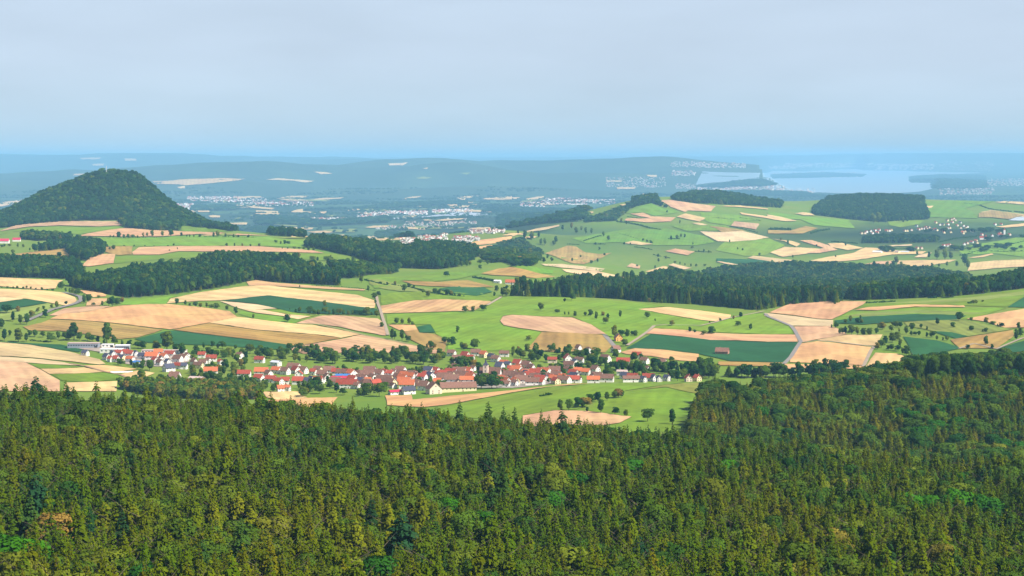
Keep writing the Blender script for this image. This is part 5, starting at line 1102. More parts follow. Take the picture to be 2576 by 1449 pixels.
VH = [  # x, y on the village enlargement, length, width, roof, yaw, wall
(430,455,11,9,'k',-45,'w'),(860,545,12,9,'k',-50,'w'),(985,480,11,8,'k',-55,'w'),(1100,465,12,8,'r',-40,'w'),(935,582,9,7,'r',-50,'w'),(1050,585,10,8,'r',-55,'w'),(1160,562,12,9,'k',-55,'y'),(1250,455,12,8,'r',-30,'w'),(1320,485,12,9,'r',-20,'w'),(1445,482,10,8,'k',-50,'w'),(1335,590,13,8,'o',-50,'w'),(1480,645,14,10,'b',-40,'w'),(1580,530,14,9,'k',-45,'w'),(1690,545,10,8,'k',-50,'w'),(1770,545,20,12,'o',-15,'w'),(1900,450,14,9,'o',0,'w'),(2010,545,16,10,'o',-60,'w'),(2130,490,15,9,'r',-20,'w'),(2290,590,15,10,'d',-50,'w'),(2405,565,13,9,'d',-40,'w'),(2480,530,12,9,'d',-60,'w'),(1955,592,10,8,'d',-60,'w'),(1830,610,10,8,'r',-45,'w'),(1925,662,11,8,'d',-45,'w'),(2090,645,10,8,'k',-50,'w'),(2110,775,17,11,'k',40,'w'),(2300,725,12,9,'r',-30,'w'),(2420,730,10,8,'k',-30,'w'),(2230,930,16,11,'d',-20,'w'),(2170,965,12,9,'d',40,'w'),(2670,1000,22,12,'t',-35,'p'),
(2776,502,12,9,'r',-20,'w'),(2966,575,17,10,'r',-15,'w'),(2616,645,10,8,'d',-40,'w'),(2706,715,14,9,'d',-35,'y'),(2800,665,12,9,'d',-20,'w'),(2906,612,7,6,'d',-50,'w'),(3141,642,7,6,'r',-50,'w'),(2956,832,20,11,'o',-15,'w'),(3536,515,13,10,'d',-55,'w'),(3936,595,15,9,'r',-30,'w'),(4266,655,15,10,'g',-35,'w'),(3626,882,19,11,'r',-15,'w'),(4276,805,14,9,'o',-40,'w'),(3976,835,20,11,'o',-15,'w'),(3926,965,15,10,'r',-50,'w'),(4116,875,12,9,'d',-50,'w'),(4166,982,16,10,'r',-35,'w'),(4326,1022,13,9,'r',-50,'w'),(4446,1012,13,9,'r',-10,'w'),(4456,825,13,10,'d',-45,'w'),(4626,735,20,11,'d',-30,'w'),(4666,805,14,10,'r',-55,'w'),(4806,805,14,10,'d',-50,'w'),(4726,885,14,11,'r',-88,'w'),(4726,1015,18,11,'r',-10,'w'),(4876,1022,12,9,'k',-40,'w'),(4976,1015,14,11,'k',-70,'y'),(5106,1005,14,9,'r',-20,'w'),(4356,1160,9,7,'o',20,'w'),(4496,1142,8,6,'o',-30,'w'),(5106,785,12,9,'d',-45,'y'),(5016,832,10,7,'r',-45,'w'),
(5342,805,17,11,'d',-20,'w'),(5202,885,15,10,'d',-30,'w'),(5292,955,12,11,'d',-70,'w'),(5472,835,12,9,'r',-20,'w'),(5582,855,14,9,'d',-10,'w'),(5792,875,16,12,'o',-60,'w'),(5952,855,10,7,'d',-40,'w'),(5172,992,10,9,'r',-60,'w'),(5612,895,20,8,'b',-5,'w'),(5552,945,24,10,'c',-8,'w'),(5452,1032,16,10,'d',-15,'w'),(5582,1032,12,8,'d',-60,'w'),(5802,985,14,10,'r',-35,'w'),(5692,1095,30,12,'r',-15,'w'),(5902,1112,10,8,'d',-50,'w'),(6152,805,18,11,'d',-15,'w'),(6332,865,16,10,'d',-40,'w'),(6102,905,20,12,'d',-20,'w'),(5992,965,16,11,'d',-30,'w'),(6212,935,12,8,'d',-55,'w'),(5972,1015,9,8,'k',-40,'p'),(6052,1055,12,9,'d',-55,'w'),(6132,1065,14,9,'d',-40,'w'),(6272,1065,14,9,'r',40,'b'),(6452,855,13,9,'r',-55,'w'),(6552,865,12,8,'r',-45,'w'),(6642,832,11,8,'d',-45,'w'),(6772,795,15,10,'d',-30,'w'),(6792,865,16,10,'d',-20,'w'),(7002,885,16,11,'d',-35,'w'),(7082,915,12,10,'d',-50,'w'),(6452,1005,24,13,'d',-15,'y'),(6552,1055,20,11,'d',-30,'y'),(6712,945,14,9,'d',-50,'w'),(6842,892,12,8,'o',-35,'w'),(6962,925,14,9,'o',-20,'w'),(6812,962,14,9,'o',-30,'w'),(6852,1045,20,11,'o',-15,'w'),(6902,1115,22,12,'o',-12,'w'),(7102,1072,12,9,'d',-50,'y'),(7252,1152,16,12,'d',-40,'w'),(7212,935,13,9,'r',-40,'w'),(7372,915,15,11,'k',-60,'w'),(7332,795,13,9,'k',-30,'w'),(7482,795,12,9,'r',-50,'w'),(7292,892,12,9,'r',-45,'w'),(7652,865,17,10,'r',-10,'w'),(7652,965,22,12,'d',-10,'w'),(6682,1242,20,9,'c',20,'w'),(6932,1242,18,10,'k',15,'w'),
(7908,575,14,10,'d',-20,'w'),(7800,470,13,9,'d',-10,'w'),(8078,515,15,10,'r',-50,'w'),(8178,562,12,8,'r',-30,'w'),(8288,465,15,10,'d',-10,'w'),(8448,495,13,9,'o',-50,'y'),(8608,535,14,9,'k',-50,'y'),(8688,575,14,9,'d',-45,'w'),(8858,485,15,9,'d',-5,'w'),(8858,665,16,10,'o',-45,'w'),(8768,725,12,12,'k',-30,'w'),(8928,675,10,8,'k',-30,'w'),(9128,655,14,10,'r',-40,'w'),(9108,765,17,10,'o',-30,'w'),(9308,685,16,11,'d',-30,'w'),(9388,735,12,9,'d',-40,'w'),(7788,835,18,10,'r',-15,'w'),(7958,805,20,11,'d',-15,'w'),(8128,805,14,9,'o',-40,'w'),(7988,905,22,12,'d',-15,'w'),(7788,905,14,10,'d',-50,'y'),(8178,935,14,10,'o',-30,'w'),(8108,1005,20,10,'o',-5,'w'),(7808,1005,20,12,'d',-10,'w'),(7938,1065,10,8,'d',-70,'p'),(8648,955,18,11,'d',-25,'w'),(8788,835,12,8,'r',-30,'w'),(8808,985,12,9,'o',-40,'w'),(8898,1045,14,9,'o',-60,'w'),(8978,905,20,12,'d',-15,'y'),(9148,935,20,12,'d',-25,'w'),(9078,1045,12,9,'o',-60,'y'),(9208,1015,18,11,'d',-20,'w'),(9288,855,10,8,'k',-50,'w'),(9378,885,16,9,'r',-20,'w'),(9478,835,16,10,'r',-10,'w'),(9578,805,14,10,'o',-50,'y'),(9688,805,17,10,'o',-40,'w'),(9868,785,18,11,'d',-10,'w'),(9908,875,16,10,'d',-30,'w'),(9478,935,16,10,'d',-20,'w'),(9578,995,15,10,'r',-15,'w'),(9348,1005,10,8,'d',-60,'w'),(9688,965,10,8,'k',-50,'w'),(9428,1095,20,11,'d',-10,'w'),(9558,1095,16,9,'r',-20,'w'),(9808,945,10,8,'r',-30,'w'),(9868,975,14,9,'o',-30,'w'),(9898,1065,12,9,'r',-55,'y'),(10058,1025,20,11,'d',-35,'w'),(10248,1015,18,10,'r',-10,'w'),(10268,905,14,9,'k',-30,'w'),(10248,845,14,10,'r',-30,'w'),(10138,585,15,12,'r',-82,'w'),(10288,635,12,9,'k',-50,'w'),(10158,685,15,9,'d',-10,'w'),(9828,595,14,8,'r',-5,'p'),(9078,1105,9,7,'d',-40,'w'),(8898,1135,10,7,'d',-20,'w'),
(10554,435,8,8,'d',-60,'w'),(10354,395,8,8,'d',-40,'w'),(10364,605,14,9,'d',-30,'w'),(10894,585,17,11,'d',-40,'w'),(11104,425,14,10,'d',35,'w'),(11154,245,13,12,'d',-70,'t'),(11254,635,20,11,'r',-10,'w'),(11524,525,14,10,'r',-20,'w'),(11684,615,13,9,'d',-35,'w'),(11724,745,8,6,'d',-40,'w'),(12034,645,13,9,'d',-25,'w'),(10694,765,14,10,'d',-50,'w'),(10734,895,17,10,'d',-40,'w'),(10644,925,10,9,'d',-60,'w'),(10504,815,12,8,'o',-30,'w'),(10344,795,12,8,'o',-10,'w'),(10344,1015,10,8,'d',-30,'w'),(10864,985,28,12,'d',-5,'w'),(10654,1025,18,8,'o',0,'w'),(11234,815,16,9,'t',-5,'w'),(11294,895,14,9,'k',-30,'w'),(11444,935,15,10,'r',-15,'w'),(11544,985,10,8,'d',-50,'w'),(11414,990,24,8,'d',0,'w'),(11754,955,15,10,'r',-15,'w'),(11864,965,10,8,'k',-50,'w'),(11654,995,9,7,'k',-50,'w'),(11974,990,9,7,'k',-70,'w'),(12134,965,10,7,'k',-30,'w'),(12564,1005,10,9,'r',-60,'p'),(12744,995,11,8,'r',-50,'y'),
]
HPOS = []
def village_zone(x, y):
    if x < 2576: return 'in the cluster below the factory halls'
    if x < 5152: return "in the village's leafy western half"
    if x < 7728: return 'in the core west of church' if y < 1000 else 'in the front row west of the church'
    if x < 10304: return 'on the slope behind the church' if y < 720 else 'in the core east of church'
    return "at the village's leafy eastern end"
for x, y, L, W, rf, yaw, wl in VH:
    px, py = PV(x, y); X_, Y_ = village_spot(px, py)
    big = L >= 20
    o = house(X_, Y_, L, W, rf, yaw + rng.normal(0, 7), wl, size=0.84, he=3.6 if rf in 'bc' else None, pitch=0.45 if rf in 'bcgt' else 1.0 + 0.1 * (rng.integers(0, 3) - 1))
    HPOS.append((X_, Y_, max(L, W) * 0.5))
    tag(o, None, 'house', 'village houses ' + village_zone(x, y))
    queue_label(o, f'{WALLNAME[wl]} {"barn" if big else "house"}, {ROOFNAME[rf]} roof,', village_zone(x, y), px)
for k in range(400):                                       # small outbuildings in the yards
    x, y = (rng.uniform(5250, 7650), rng.uniform(800, 1130)) if k % 2 else (rng.uniform(7800, 10250), rng.uniform(690, 1060))
    px, py = PV(x, y); X_, Y_ = village_spot(px, py)
    if any((X_ - a) ** 2 + (Y_ - b) ** 2 < (r + 5.5) ** 2 for a, b, r in HPOS): continue
    if sum(1 for o in bpy.data.objects if o.name.startswith('outbuilding')) >= 40: break
    rf = ('r', 'o', 'd', 'd')[int(rng.integers(4))]
    o = house(X_, Y_, rng.integers(7, 11), 6.5, rf, float(rng.choice([-15, -30, -50, -65])), ('w', 'y', 'b', 'w')[int(rng.integers(4))], he=3.4, name='outbuilding', windows=False)
    HPOS.append((X_, Y_, 4)); tag(o, None, 'outbuilding', 'outbuildings ' + village_zone(x, y)); queue_label(o, f'small outbuilding, {ROOFNAME[rf]} roof,', village_zone(x, y), px)
# the church
px, py = PV(7728 + 760, 925); X_, Y_ = village_spot(px, py)
ch = link('church', None, None, (X_, Y_, float(H(X_, Y_))), -math.atan2(X_, Y_) + R(-12))
V, F = [], []; box(V, F, -3, 3, -3, 3, -1.5, 18.5); link('tower', mesh_of('tower', V, F, [WALLS['p']]), ch)
V = [(-3.3, -3.3, 18.5), (3.3, -3.3, 18.5), (3.3, 3.3, 18.5), (-3.3, 3.3, 18.5), (-1.2, -1.2, 21.5), (1.2, -1.2, 21.5), (1.2, 1.2, 21.5), (-1.2, 1.2, 21.5), (0, 0, 27.0)]
F = [(0, 1, 5, 4), (1, 2, 6, 5), (2, 3, 7, 6), (3, 0, 4, 7), (4, 5, 8), (5, 6, 8), (6, 7, 8), (7, 4, 8), (0, 3, 2, 1)]
link('spire', mesh_of('spire', V, F, [ROOFS['k']]), ch)
nv = link('nave', wall_mesh(26, 11, 8, 14.5, WALLS['w']), ch, (4, 9.0, 0)); link('roof', roof_mesh(26, 11, 8, 14.5, ROOFS['d']), nv)
wmt = window_mesh(1.1, 2.6)
for zz in (5.5, 11, 16): 
    link('window', wmt, ch, (0, -3, zz)); link('window', wmt, ch, (3, 0, zz), R(90))
for xx in (-10, -6, 6, 10, 14): link('window', wmt, ch, (4 + xx - 3, 3.5, 4.5))
tag(ch, 'village church with cream tower and dark pointed spire above the brown roofs', 'church'); HPOS.append((X_, Y_, 14))
# the large farmhouse at the field edge
px, py = PV(5152 + 2290, 1245); X_, Y_ = village_spot(px, py)
fh = house(X_, Y_, 16, 15, 'd', -72, 'p', he=6.5, name='farmhouse', pitch=0.95); HPOS.append((X_, Y_, 10))
tag(fh, 'large cream farmhouse whose broad gable faces the stubble strip', 'farmhouse')
px, py = PV(5152 + 2740, 1212); X_, Y_ = village_spot(px, py)
fb = house(X_ + 2, Y_ + 2, 42, 13, 'd', 9, 'y', he=5.4, name='farm_building', pitch=0.9); HPOS.append((X_, Y_, 22))
tag(fb, 'long pale farm building with a brown roof beside the cream farmhouse', 'farm building')
# factory halls and other large sheds
def hall(x, y, L, W, he, roof, yaw, wall, label, flat=True, nwin=10, name='factory_hall'):
    px, py = PV(x, y); X_, Y_ = village_spot(px, py)
    o = house(X_, Y_, L, W, roof, yaw, wall, he=he, name=name, windows=False, flat=flat, pitch=0.3)
    wm = cached('hw', lambda: window_mesh(2.2, 1.6))
    for i in range(nwin): link('window', wm, o, ((i + .5) / nwin * L - L / 2, -W / 2, he * .62))
    link('gate', cached('gate', lambda: mesh_of('gate', *(lambda V, F: (box(V, F, -2.2, 2.2, -.06, .06, 0, 3.6), (V, F))[1])([], []), [PANE])), o, (L * .42, -W / 2 - .02, 0))
    HPOS.append((X_, Y_, L * .45)); tag(o, label, 'factory hall' if name == 'factory_hall' else 'shed', 'halls at the edge of the village')
hall(400, 300, 44, 15, 7.0, 't', -12, 'g', 'long grey factory hall with a row of windows at the edge of the fields', nwin=12)
hall(960, 395, 30, 16, 5.0, 'w', -14, 'w', 'bright white flat roofed hall nearest the slate roofed houses', nwin=5)
hall(1180, 345, 20, 14, 6.5, 'w', -8, 'g', 'white roofed hall with a dark glazed front behind the bright white hall', nwin=8)
hall(2020, 420, 62, 12, 4.5, 't', -14, 'w', 'very long low hall with a pale roof behind the orange roofed houses', nwin=14)
hall(880, 300, 16, 10, 4.5, 'w', -10, 'w', 'small flat pale shed between the grey hall and the trees', nwin=3, name='shed')
# white foil tunnel, field barn, outlying farms
px, py = PV(1160, 797); X_, Y_ = village_spot(px, py)
V, F = [], []
for i in range(12):
    for j in range(7):
        a = math.pi * j / 6; V.append((-14 + 28 * i / 11, 1.8 * math.cos(a), 1.5 * math.sin(a)))
for i in range(11):
    for j in range(6): F.append((i * 7 + j, i * 7 + j + 1, (i + 1) * 7 + j + 1, (i + 1) * 7 + j))
F += [tuple(range(7)), tuple(range(77 + 6, 77 - 1, -1))]
ft = link('foil_tunnel', mesh_of('foil_tunnel', V, F, [ROOFS['w']]), None, (X_, Y_, float(H(X_, Y_)) + .3), R(14)); tag(ft, 'long white foil tunnel lying between the front fields', 'foil tunnel')
def spot(px, py):
    a, b, c = ground_at([px], [py]); return float(a[0]), float(b[0])
X_, Y_ = spot(1817, 891); o = house(X_, Y_, 18, 10, 'd', -12, 'b', he=4.2, name='barn'); tag(o, 'lone brown roofed brick barn in the dark green crop field', 'barn')
X_, Y_ = spot(8, 612); o = house(X_, Y_, 34, 13, 'c', -14, 'w', he=7, name='farmhouse'); tag(o, 'white farm with long red roof at the photo edge below the hill', 'farm')
X_, Y_ = spot(42, 607); o = house(X_, Y_, 22, 11, 'c', -10, 'w', he=5, name='barn', windows=False); tag(o, 'red roofed barn beside the white farm below the hill', 'barn')
X_, Y_ = spot(1252, 712); o = house(X_, Y_, 14, 10, 'w', -20, 'w', he=4.5, name='farmhouse', pitch=.4); tag(o, 'small white farm building among trees in the hollow', 'farm')
X_, Y_ = spot(1284, 715); o = house(X_, Y_, 20, 11, 'o', -10, 'w', he=4.5, name='barn'); tag(o, 'orange roofed barn beside the tall clump of trees', 'barn')
X_, Y_ = spot(*PR(525, 632)); o = house(X_, Y_, 36, 20, 'w', -15, 'w', he=6, name='barn', windows=False, pitch=.4); tag(o, 'large white barn on the tan fields below the distant village', 'barn')
X_, Y_ = spot(*PR(805, 632)); o = house(X_, Y_, 20, 14, 't', -40, 'y', he=6, name='barn', windows=False, pitch=.6); tag(o, 'small cream barn beside the long grey shed', 'barn')
X_, Y_ = spot(*PR(905, 628)); o = house(X_, Y_, 34, 14, 'g', -5, 'w', he=5, name='shed', windows=False, pitch=.4); tag(o, 'long grey roofed shed on the tan fields', 'shed')
# the distant village on the slope
RV = [(300,365),(345,365),(370,345),(430,335),(455,365),(490,325),(520,355),(545,320),(690,330),(720,320),(650,330),(905,330),(940,330),(1000,320),(1070,260),(1100,310),(1130,300),(1165,300),(1200,280),(1215,305),(1240,285),(1280,310),(1330,310),(1350,320),(1395,245),(1340,215),(1420,330),(1455,355),(1450,310),(1510,240),(1500,185),(1560,170),(1590,160),(1615,180),(1570,210),(1640,255),(1680,215),(1535,290),(1550,350),(1500,295),(1690,290),(1715,350),(1750,340),(1760,290),(1780,275),(1730,260),(1725,365),(1820,325),(1870,325),(1855,340),(1440,245),(1985,385),(2220,385),(2240,365),(2370,385),(2130,400),(1450,540),(1490,540),(1530,530),(1560,555),(1580,545),(1740,520),(1780,505),(1900,470),(1920,500),(1840,490),(2170,240),(2255,240),(990,600),(1080,575),(1140,575)]
for x, y in RV:
    px, py = PR(x, y); X_, Y_ = spot(px, py)
    red = y > 460 or rng.random() < .55
    rf = 'r' if red else ('d', 'd', 'k', 'o')[int(rng.integers(4))]
    wl = 'wpy'[int(rng.integers(3))]
    o = house(X_, Y_, float(rng.integers(12, 16)), 10, rf, float(rng.choice([-60, -45, -20, -70])), wl, he=5.5, windows=False)
    zone = 'high in the distant village' if y < 300 else 'low in the distant village' if y < 460 else "in the distant church's hamlet"
    tag(o, None, 'house', 'houses ' + zone); queue_label(o, f'tiny {WALLNAME[wl]} house with {ROOFNAME[rf]} roof', zone, px)
for x, y, ht_, lab in ((2300, 400, 30, 'distant white church with tall slim tower and red cap'), (2040, 442, 14, 'distant white chapel with a steep gable among trees')):
    px, py = PR(x, y); X_, Y_ = spot(px, py)
    o = link('church', None, None, (X_, Y_, float(H(X_, Y_)))); 
    V, F = [], []; box(V, F, -4, 4, -4, 4, -2, ht_); link('tower', mesh_of('tower', V, F, [WALLS['w']]), o)
    V = [(-4.3, -4.3, ht_), (4.3, -4.3, ht_), (4.3, 4.3, ht_), (-4.3, 4.3, ht_), (0, 0, ht_ + 9)]; link('spire', mesh_of('spire', V, [(0, 1, 4), (1, 2, 4), (2, 3, 4), (3, 0, 4), (0, 3, 2, 1)], [ROOFS['r']]), o)
    nv = link('nave', wall_mesh(24, 12, 9, 15, WALLS['w']), o, (-15, 3, 0)); link('roof', roof_mesh(24, 12, 9, 15, ROOFS['r']), nv)
    tag(o, lab, 'church')
# mast and ruins on the hill tops
X_, Y_, _z = ground_at([268], [447], off=0, ymin=6000, ymax=7350); X_, Y_ = float(X_[0]), float(Y_[0])
V, F = [], []; box(V, F, -.9, .9, -.9, .9, 0, 44); box(V, F, -1.6, 1.6, -1.6, 1.6, 30, 31)
tag(link('radio_mast', mesh_of('radio_mast', V, F, [STEEL]), None, (X_, Y_, float(H(X_, Y_)))), 'thin pale mast on top of the wooded hill', 'mast')
def ruin(px, py, s, lab, ymin, ymax):
    X_, Y_, _z = ground_at([px], [py], ymin=ymin, ymax=ymax); X_, Y_ = float(X_[0]), float(Y_[0])
    o = link('castle_ruin', None, None, (X_, Y_, float(H(X_, Y_))))
    V, F = [], []; box(V, F, -9 * s, 9 * s, -1, 1, -2, 20 * s); link('wall', mesh_of('wall', V, F, [STONE]), o)
    V, F = [], []; box(V, F, -3 * s, 3 * s, -5 * s, -1.2, -2, 26 * s); link('tower', mesh_of('tower', V, F, [STONE]), o)
    tag(o, lab, 'ruin')
ruin(252, 444, 1.0, 'broken castle wall half hidden in trees on the wooded hill', 6000, 7350)
ruin(1618, 492, 1.0, 'pale castle ruin on the tree covered knoll of the middle hill', 8400, 10100)

# ------------------------------------------------------------------ trees among the houses
VT = []
def zone_trees(poly, n, h0, h1, zone, kd=None):
    q = np.array(poly, float); x0, y0 = q.min(0); x1, y1 = q.max(0); k = 0; tries = 0
    while k < n and tries < n * 40:
        tries += 1
        x, y = rng.uniform(x0, x1), rng.uniform(y0, y1)
        if not inside(q, np.array([x]), np.array([y]))[0]: continue
        px, py = PV(x, y); X_, Y_ = village_spot(px, py)
        if any((X_ - a) ** 2 + ((Y_ - b) * .8) ** 2 < (r + 3) ** 2 for a, b, r in HPOS): continue
        if any(abs(X_ - a) < r + 2 and 0 < b - Y_ < 34 for a, b, r in HPOS) and rng.random() < .85: continue
        VT.append((X_, Y_, rng.uniform(h0, h1), zone, px, kd)); k += 1
zone_trees([(5152,600),(7650,640),(7650,430),(6100,430),(5152,450)], 96, 8, 14, 'in the garden belt behind the core')
zone_trees([(2576,380),(3700,430),(3800,1000),(2576,980)], 70, 7, 12, 'in the leafy western gardens')
zone_trees([(3700,380),(5152,380),(5152,640),(3800,520)], 34, 9, 14, 'behind the western rows')
zone_trees([(2700,1020),(4300,1060),(4500,1180),(3200,1180)], 26, 8, 12, 'between the village and the young wood')
zone_trees([(4700,1080),(5300,1060),(6500,1150),(6500,1290),(4800,1290)], 22, 9, 15, 'in the clump by the small orange field')
zone_trees([(8150,1010),(8900,1060),(8860,1190),(8120,1190)], 9, 13, 18, 'before the church')
zone_trees([(7728,580),(8450,580),(8400,740),(7728,720)], 15, 9, 13, 'on the slope west of the spire')
zone_trees([(8950,390),(10200,400),(10250,620),(9500,640),(9000,560)], 28, 8, 13, 'on the slope above the eastern core')
zone_trees([(10304,460),(12400,600),(12700,700),(12900,980),(11900,980),(11000,900),(10304,750)], 64, 8, 14, 'among the eastern houses')
zone_trees([(900,560),(2000,620),(2000,760),(1500,740),(1000,660)], 12, 6, 10, 'in the gardens below the halls')
zone_trees([(1400,960),(2600,960),(2600,1060),(1200,1040)], 10, 7, 11, 'at the edge of the young wood')
zone_trees([(5200,760),(7700,760),(7700,1180),(5200,1000)], 56, 5, 10, 'between the western core houses')
zone_trees([(7728,760),(10300,700),(10300,1080),(7728,1000)], 56, 5, 10, 'between the eastern core houses')
for x, y, h, z_ in ((12650,900,22,'among the eastern houses'),(12720,930,20,'among the eastern houses'),(12860,930,24,'among the eastern houses'),(12980,900,22,'among the eastern houses'),(13060,930,18,'among the eastern houses'),(5450,620,20,'in the garden belt behind the core'),(5400,600,18,'in the garden belt behind the core'),(5770,510,14,'in the garden belt behind the core'),(6150,520,14,'in the garden belt behind the core'),(6900,560,17,'in the garden belt behind the core'),(4950,520,18,'behind the western rows'),(5040,540,14,'behind the western rows'),(12800,880,26,'among the eastern houses'),(12900,870,24,'among the eastern houses'),(11500,800,19,'among the eastern houses'),(11650,830,17,'among the eastern houses'),(11420,780,16,'among the eastern houses'),(1720,760,14,'in the gardens below the halls'),(1560,955,13,'at the edge of the young wood'),(3320,480,13,'in the leafy western gardens')):
    px, py = PV(x, y); X_, Y_ = village_spot(px, py); VT.append((X_, Y_, h, z_, px, 'tall' if h > 15 else 'round'))
for X_, Y_, h, zone, px, kd in VT:
    kd = kd or ('round', 'spread', 'round', 'tall')[int(rng.integers(4))]
    o = make_tree('garden_tree' if 'garden' in zone or 'wood' in zone or 'between' in zone else 'village_tree', kd, X_, Y_, h, float(np.clip(rng.normal(.5, .17), 0.03, .9)))
    tag(o, None, 'tree', 'trees ' + zone); queue_label(o, {'spread': 'spreading leafy tree', 'round': 'round leafy tree', 'tall': 'tall leafy tree'}[kd], zone, px)

# ------------------------------------------------------------------ the far settlements: too far to count
FARWALL = plain('muted_far_render', (0.60, 0.57, 0.53), 0.9, 0.3, 0.02)  # white render toned down so the far houses contrast less
def far_village(blobs, label, size=1.0, density=1.0):
    V, F, MI = [], [], []
    for (x0, y0, x1, y1, n) in blobs:
        n = n * (1.7 if size > 0.85 else 1.2); px = rng.uniform(x0, x1, int(n * density)); py = y0 + (y1 - y0) * (px - x0) / max(x1 - x0, 1) * 0 + rng.uniform(0, 1, len(px)) * (y1 - y0)
        qx, qy = PA(px, py)
        X, Y, Z = ground_at(qx, qy)
        for a, b, c in zip(X, Y, Z):
            L, W, he = rng.uniform(11, 20) * size, rng.uniform(8, 12) * size, rng.uniform(5, 9) * size; hr = he + W * .4
            yaw = rng.random() * 3.14; cs, sn = math.cos(yaw), math.sin(yaw); k = len(V)
            for x, y, z in ((-L/2, -W/2, 0), (L/2, -W/2, 0), (L/2, W/2, 0), (-L/2, W/2, 0), (-L/2, -W/2, he), (L/2, -W/2, he), (L/2, W/2, he), (-L/2, W/2, he), (-L/2, 0, hr), (L/2, 0, hr)):
                V.append((a + x * cs - y * sn, b + x * sn + y * cs, c + z))
            F += [tuple(k + i for i in f) for f in ((0, 1, 5, 4), (2, 3, 7, 6), (1, 2, 6, 9, 5), (3, 0, 4, 8, 7), (4, 5, 9, 8), (6, 7, 8, 9))]
            rr = 1 + int(rng.integers(0, 2)) if rng.random() < .8 else 0
            MI += [0, 0, 0, 0, rr, rr]
    c0 = np.mean(V, 0); V = np.array(V) - c0
    o = link('far_village', mesh_of('far_village', V, F, [FARWALL, ROOFS['r'], ROOFS['d']], MI), None, c0)
    tag(o, label, 'village', 'far settlements', 'stuff')
far_village([(1890,640,2130,690,60),(2130,640,2420,700,110),(2400,650,2700,720,70),(2576,690,3150,735,110),(1780,710,1940,770,50)], 'far white village along the foot of the wooded ridge', 1.5)
far_village([(3600,800,3900,850,60),(3880,790,4300,820,80),(4350,770,4750,800,60),(3050,860,3600,885,40)], 'far white village in the middle of the plain', 1.4)
far_village([(3780,930,4100,970,70),(4050,890,4560,960,150),(4560,890,4800,915,40),(4500,855,4700,875,20)], 'far red and white village before the long grey greenhouses', 0.8, 0.75)
far_village([(4030,1060,4200,1120,45),(4200,1020,4500,1090,70),(4550,1040,4820,1100,70),(4700,960,5000,1010,80),(4950,980,5090,1005,25)], 'far village with red roofs near the foot of the middle hill', 0.8, 0.75)
far_village([(5240,690,5480,740,70),(5460,655,5900,720,220),(5750,670,6180,710,120)], 'far white town below the wooded ridge', 1.25)
far_village([(6100,440,6700,545,150),(6800,510,7000,560,50),(6480,520,6600,545,20)], 'far pale town near the lake shore', 1.1)
far_village([(6750,290,7100,340,60),(7020,300,7500,350,110),(6760,380,7000,430,50)], 'far town at the head of the lake', 1.6)
far_village([(7020,540,7600,620,170),(7300,530,7900,600,120),(7700,560,8200,620,60)], 'far white buildings along the near shore of the lake', 1.4, 1.3)
far_village([(7880,300,8800,345,180),(8800,310,9400,370,140),(7728,330,8000,360,40),(7760,390,8650,450,150)], 'far settlements on the opposite lake shore', 2.2, 1.5)
far_village([(9450,280,10000,380,120),(9550,460,10304,530,120),(9450,550,10000,620,60)], 'far scattered hamlets beyond the lake end', 1.6, 1.8)
# wooded tongues and islands in the plain
FARW = [([(6990,545),(7700,540),(7820,520),(7660,470),(7400,490)], 'low wooded tongue of land in the lake'),
        ([(9170,498),(9380,500),(9420,560),(9900,560),(9900,430),(9500,420),(9170,440)], 'flat wooded shore at the end of the lake'),
        ([(7770,458),(8660,440),(8700,420),(8300,400),(7780,420)], 'long low wooded island in the lake')]
for poly, lab in FARW:
    pp = np.array([PA(*q) for q in poly]); X, Y, Z = ground_at(pp[:, 0], pp[:, 1])
    pl = [(x / y, math.log(y)) for x, y in zip(X, Y)]
    grow('far_wood', lab, pl, 80 if Y.mean() > 38000 else 52, 30, 0.1, ('wood',))
for poly, lab in (([(2576,840),(2860,850),(3300,900),(3800,860),(3910,850),(3910,900),(3300,930),(2576,925)], 'long dark wood across the plain'), ([(3060,780),(3500,770),(4300,700),(4700,690),(4690,715),(3900,760),(3100,775)], 'dark wood along the foot of the far ridge'),
                  ([(4860,800),(5152,790),(5152,760),(4900,770)], 'dark square wood in the plain'), ([(5152,760),(5900,780),(5890,880),(5152,950),(5000,900)], 'broad wood before the far white town'), ([(3780,1000),(4150,1030),(4100,1060),(3800,1040)], 'small dark wood before the red and white village'),
                  ([(1930,740),(2360,740),(2360,775),(1930,785)], 'dark wood behind the shoulder of the hill'), ([(7000,600),(8100,640),(8400,650),(8100,600),(7500,580)], 'dark woods behind the hill crest')):
    pp = np.array([PA(*q) for q in poly]); X, Y, Z = ground_at(pp[:, 0], pp[:, 1])
    grow('far_wood', lab, [(x / y, math.log(y)) for x, y in zip(X, Y)], 36, 26, 0.12, ('wood',))

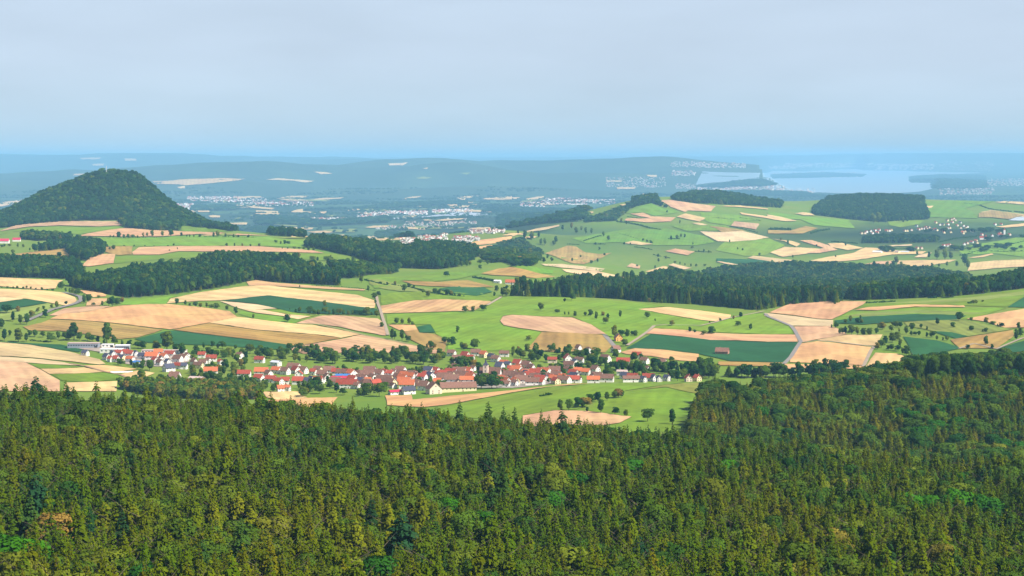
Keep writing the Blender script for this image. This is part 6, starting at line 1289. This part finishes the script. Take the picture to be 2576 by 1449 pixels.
n_ = 60000
q = np.sqrt(rng.uniform(7800 ** 2, 27500 ** 2, n_)); u = rng.uniform(-0.30, 0.30, n_); X, Y = u * q, q
band = patchy(X * 0.25, Y, 900.0) + 0.5 * patchy(X * 0.4, Y, 300.0)
Z = H(X, Y); m = (band > 1.02) & (Z - TILT * Y < -70)
X, Y, Z = X[m], Y[m], Z[m]; kp = in_view(X, Y, Z, 30); X, Y, Z = X[kp][:15000], Y[kp][:15000], Z[kp][:15000]
mass('far_trees', 'dark tree belts scattered over the wide blue plain', np.stack([X, Y, Z - 1], 1), rng.uniform(14, 24, len(X)), rng.uniform(1.6, 3.2, len(X)), rng.integers(0, len(CROWNS['wood']), len(X)), np.clip(rng.normal(.25, .12, len(X)), 0, 1), ('wood',), 'trees')
for k in range(70):
    px, py = rng.uniform(430, 1560), rng.uniform(497, 606)
    if px > 1330 and py > 545: continue
    wd_, hp = rng.uniform(10, 45), rng.uniform(1.2, 3.4); sk = rng.uniform(-3, 3)
    code = 'S' if rng.random() < .7 else 'L'
    o = sheet('stubble_field' if code == 'S' else 'meadow', [(px - wd_, py + sk), (px - wd_ * .3, py - hp + sk * .3), (px + wd_, py - hp * .8 - sk), (px + wd_ * .8, py + hp * .6 - sk), (px - wd_ * .5, py + hp + sk * .4)], field_mat, 4.0, CROP[code][1], 0.2, 1.2)
    if o is None: continue
    tag(o, None, 'field', 'small fields in the far plain', 'structure'); queue_label(o, 'narrow ' + CROP[code][3].split(' ', 1)[1], 'out in the far plain', px)

settle_labels()

# ------------------------------------------------------------------ the air: one box of thin haze round everything
V, F = [], []; box(V, F, -48000, 48000, -1500, 108000, -323.0, 518.0)
hm = bpy.data.materials.new('haze'); hm.use_nodes = True; nt = hm.node_tree
nt.nodes.remove(nt.nodes['Principled BSDF'])
pv = nt.nodes.new('ShaderNodeVolumePrincipled'); pv.inputs['Density'].default_value = HAZE_DENSITY; pv.inputs['Color'].default_value = HAZE_COLOR + (1,)
pv.inputs['Anisotropy'].default_value = 0.0
nt.links.new(pv.outputs[0], nt.nodes['Material Output'].inputs['Volume'])
hz = link('haze', mesh_of('haze', V, F, [hm])); tag(hz, 'thin blue summer haze over the whole landscape', 'haze', kind='stuff')
hz.visible_shadow = True
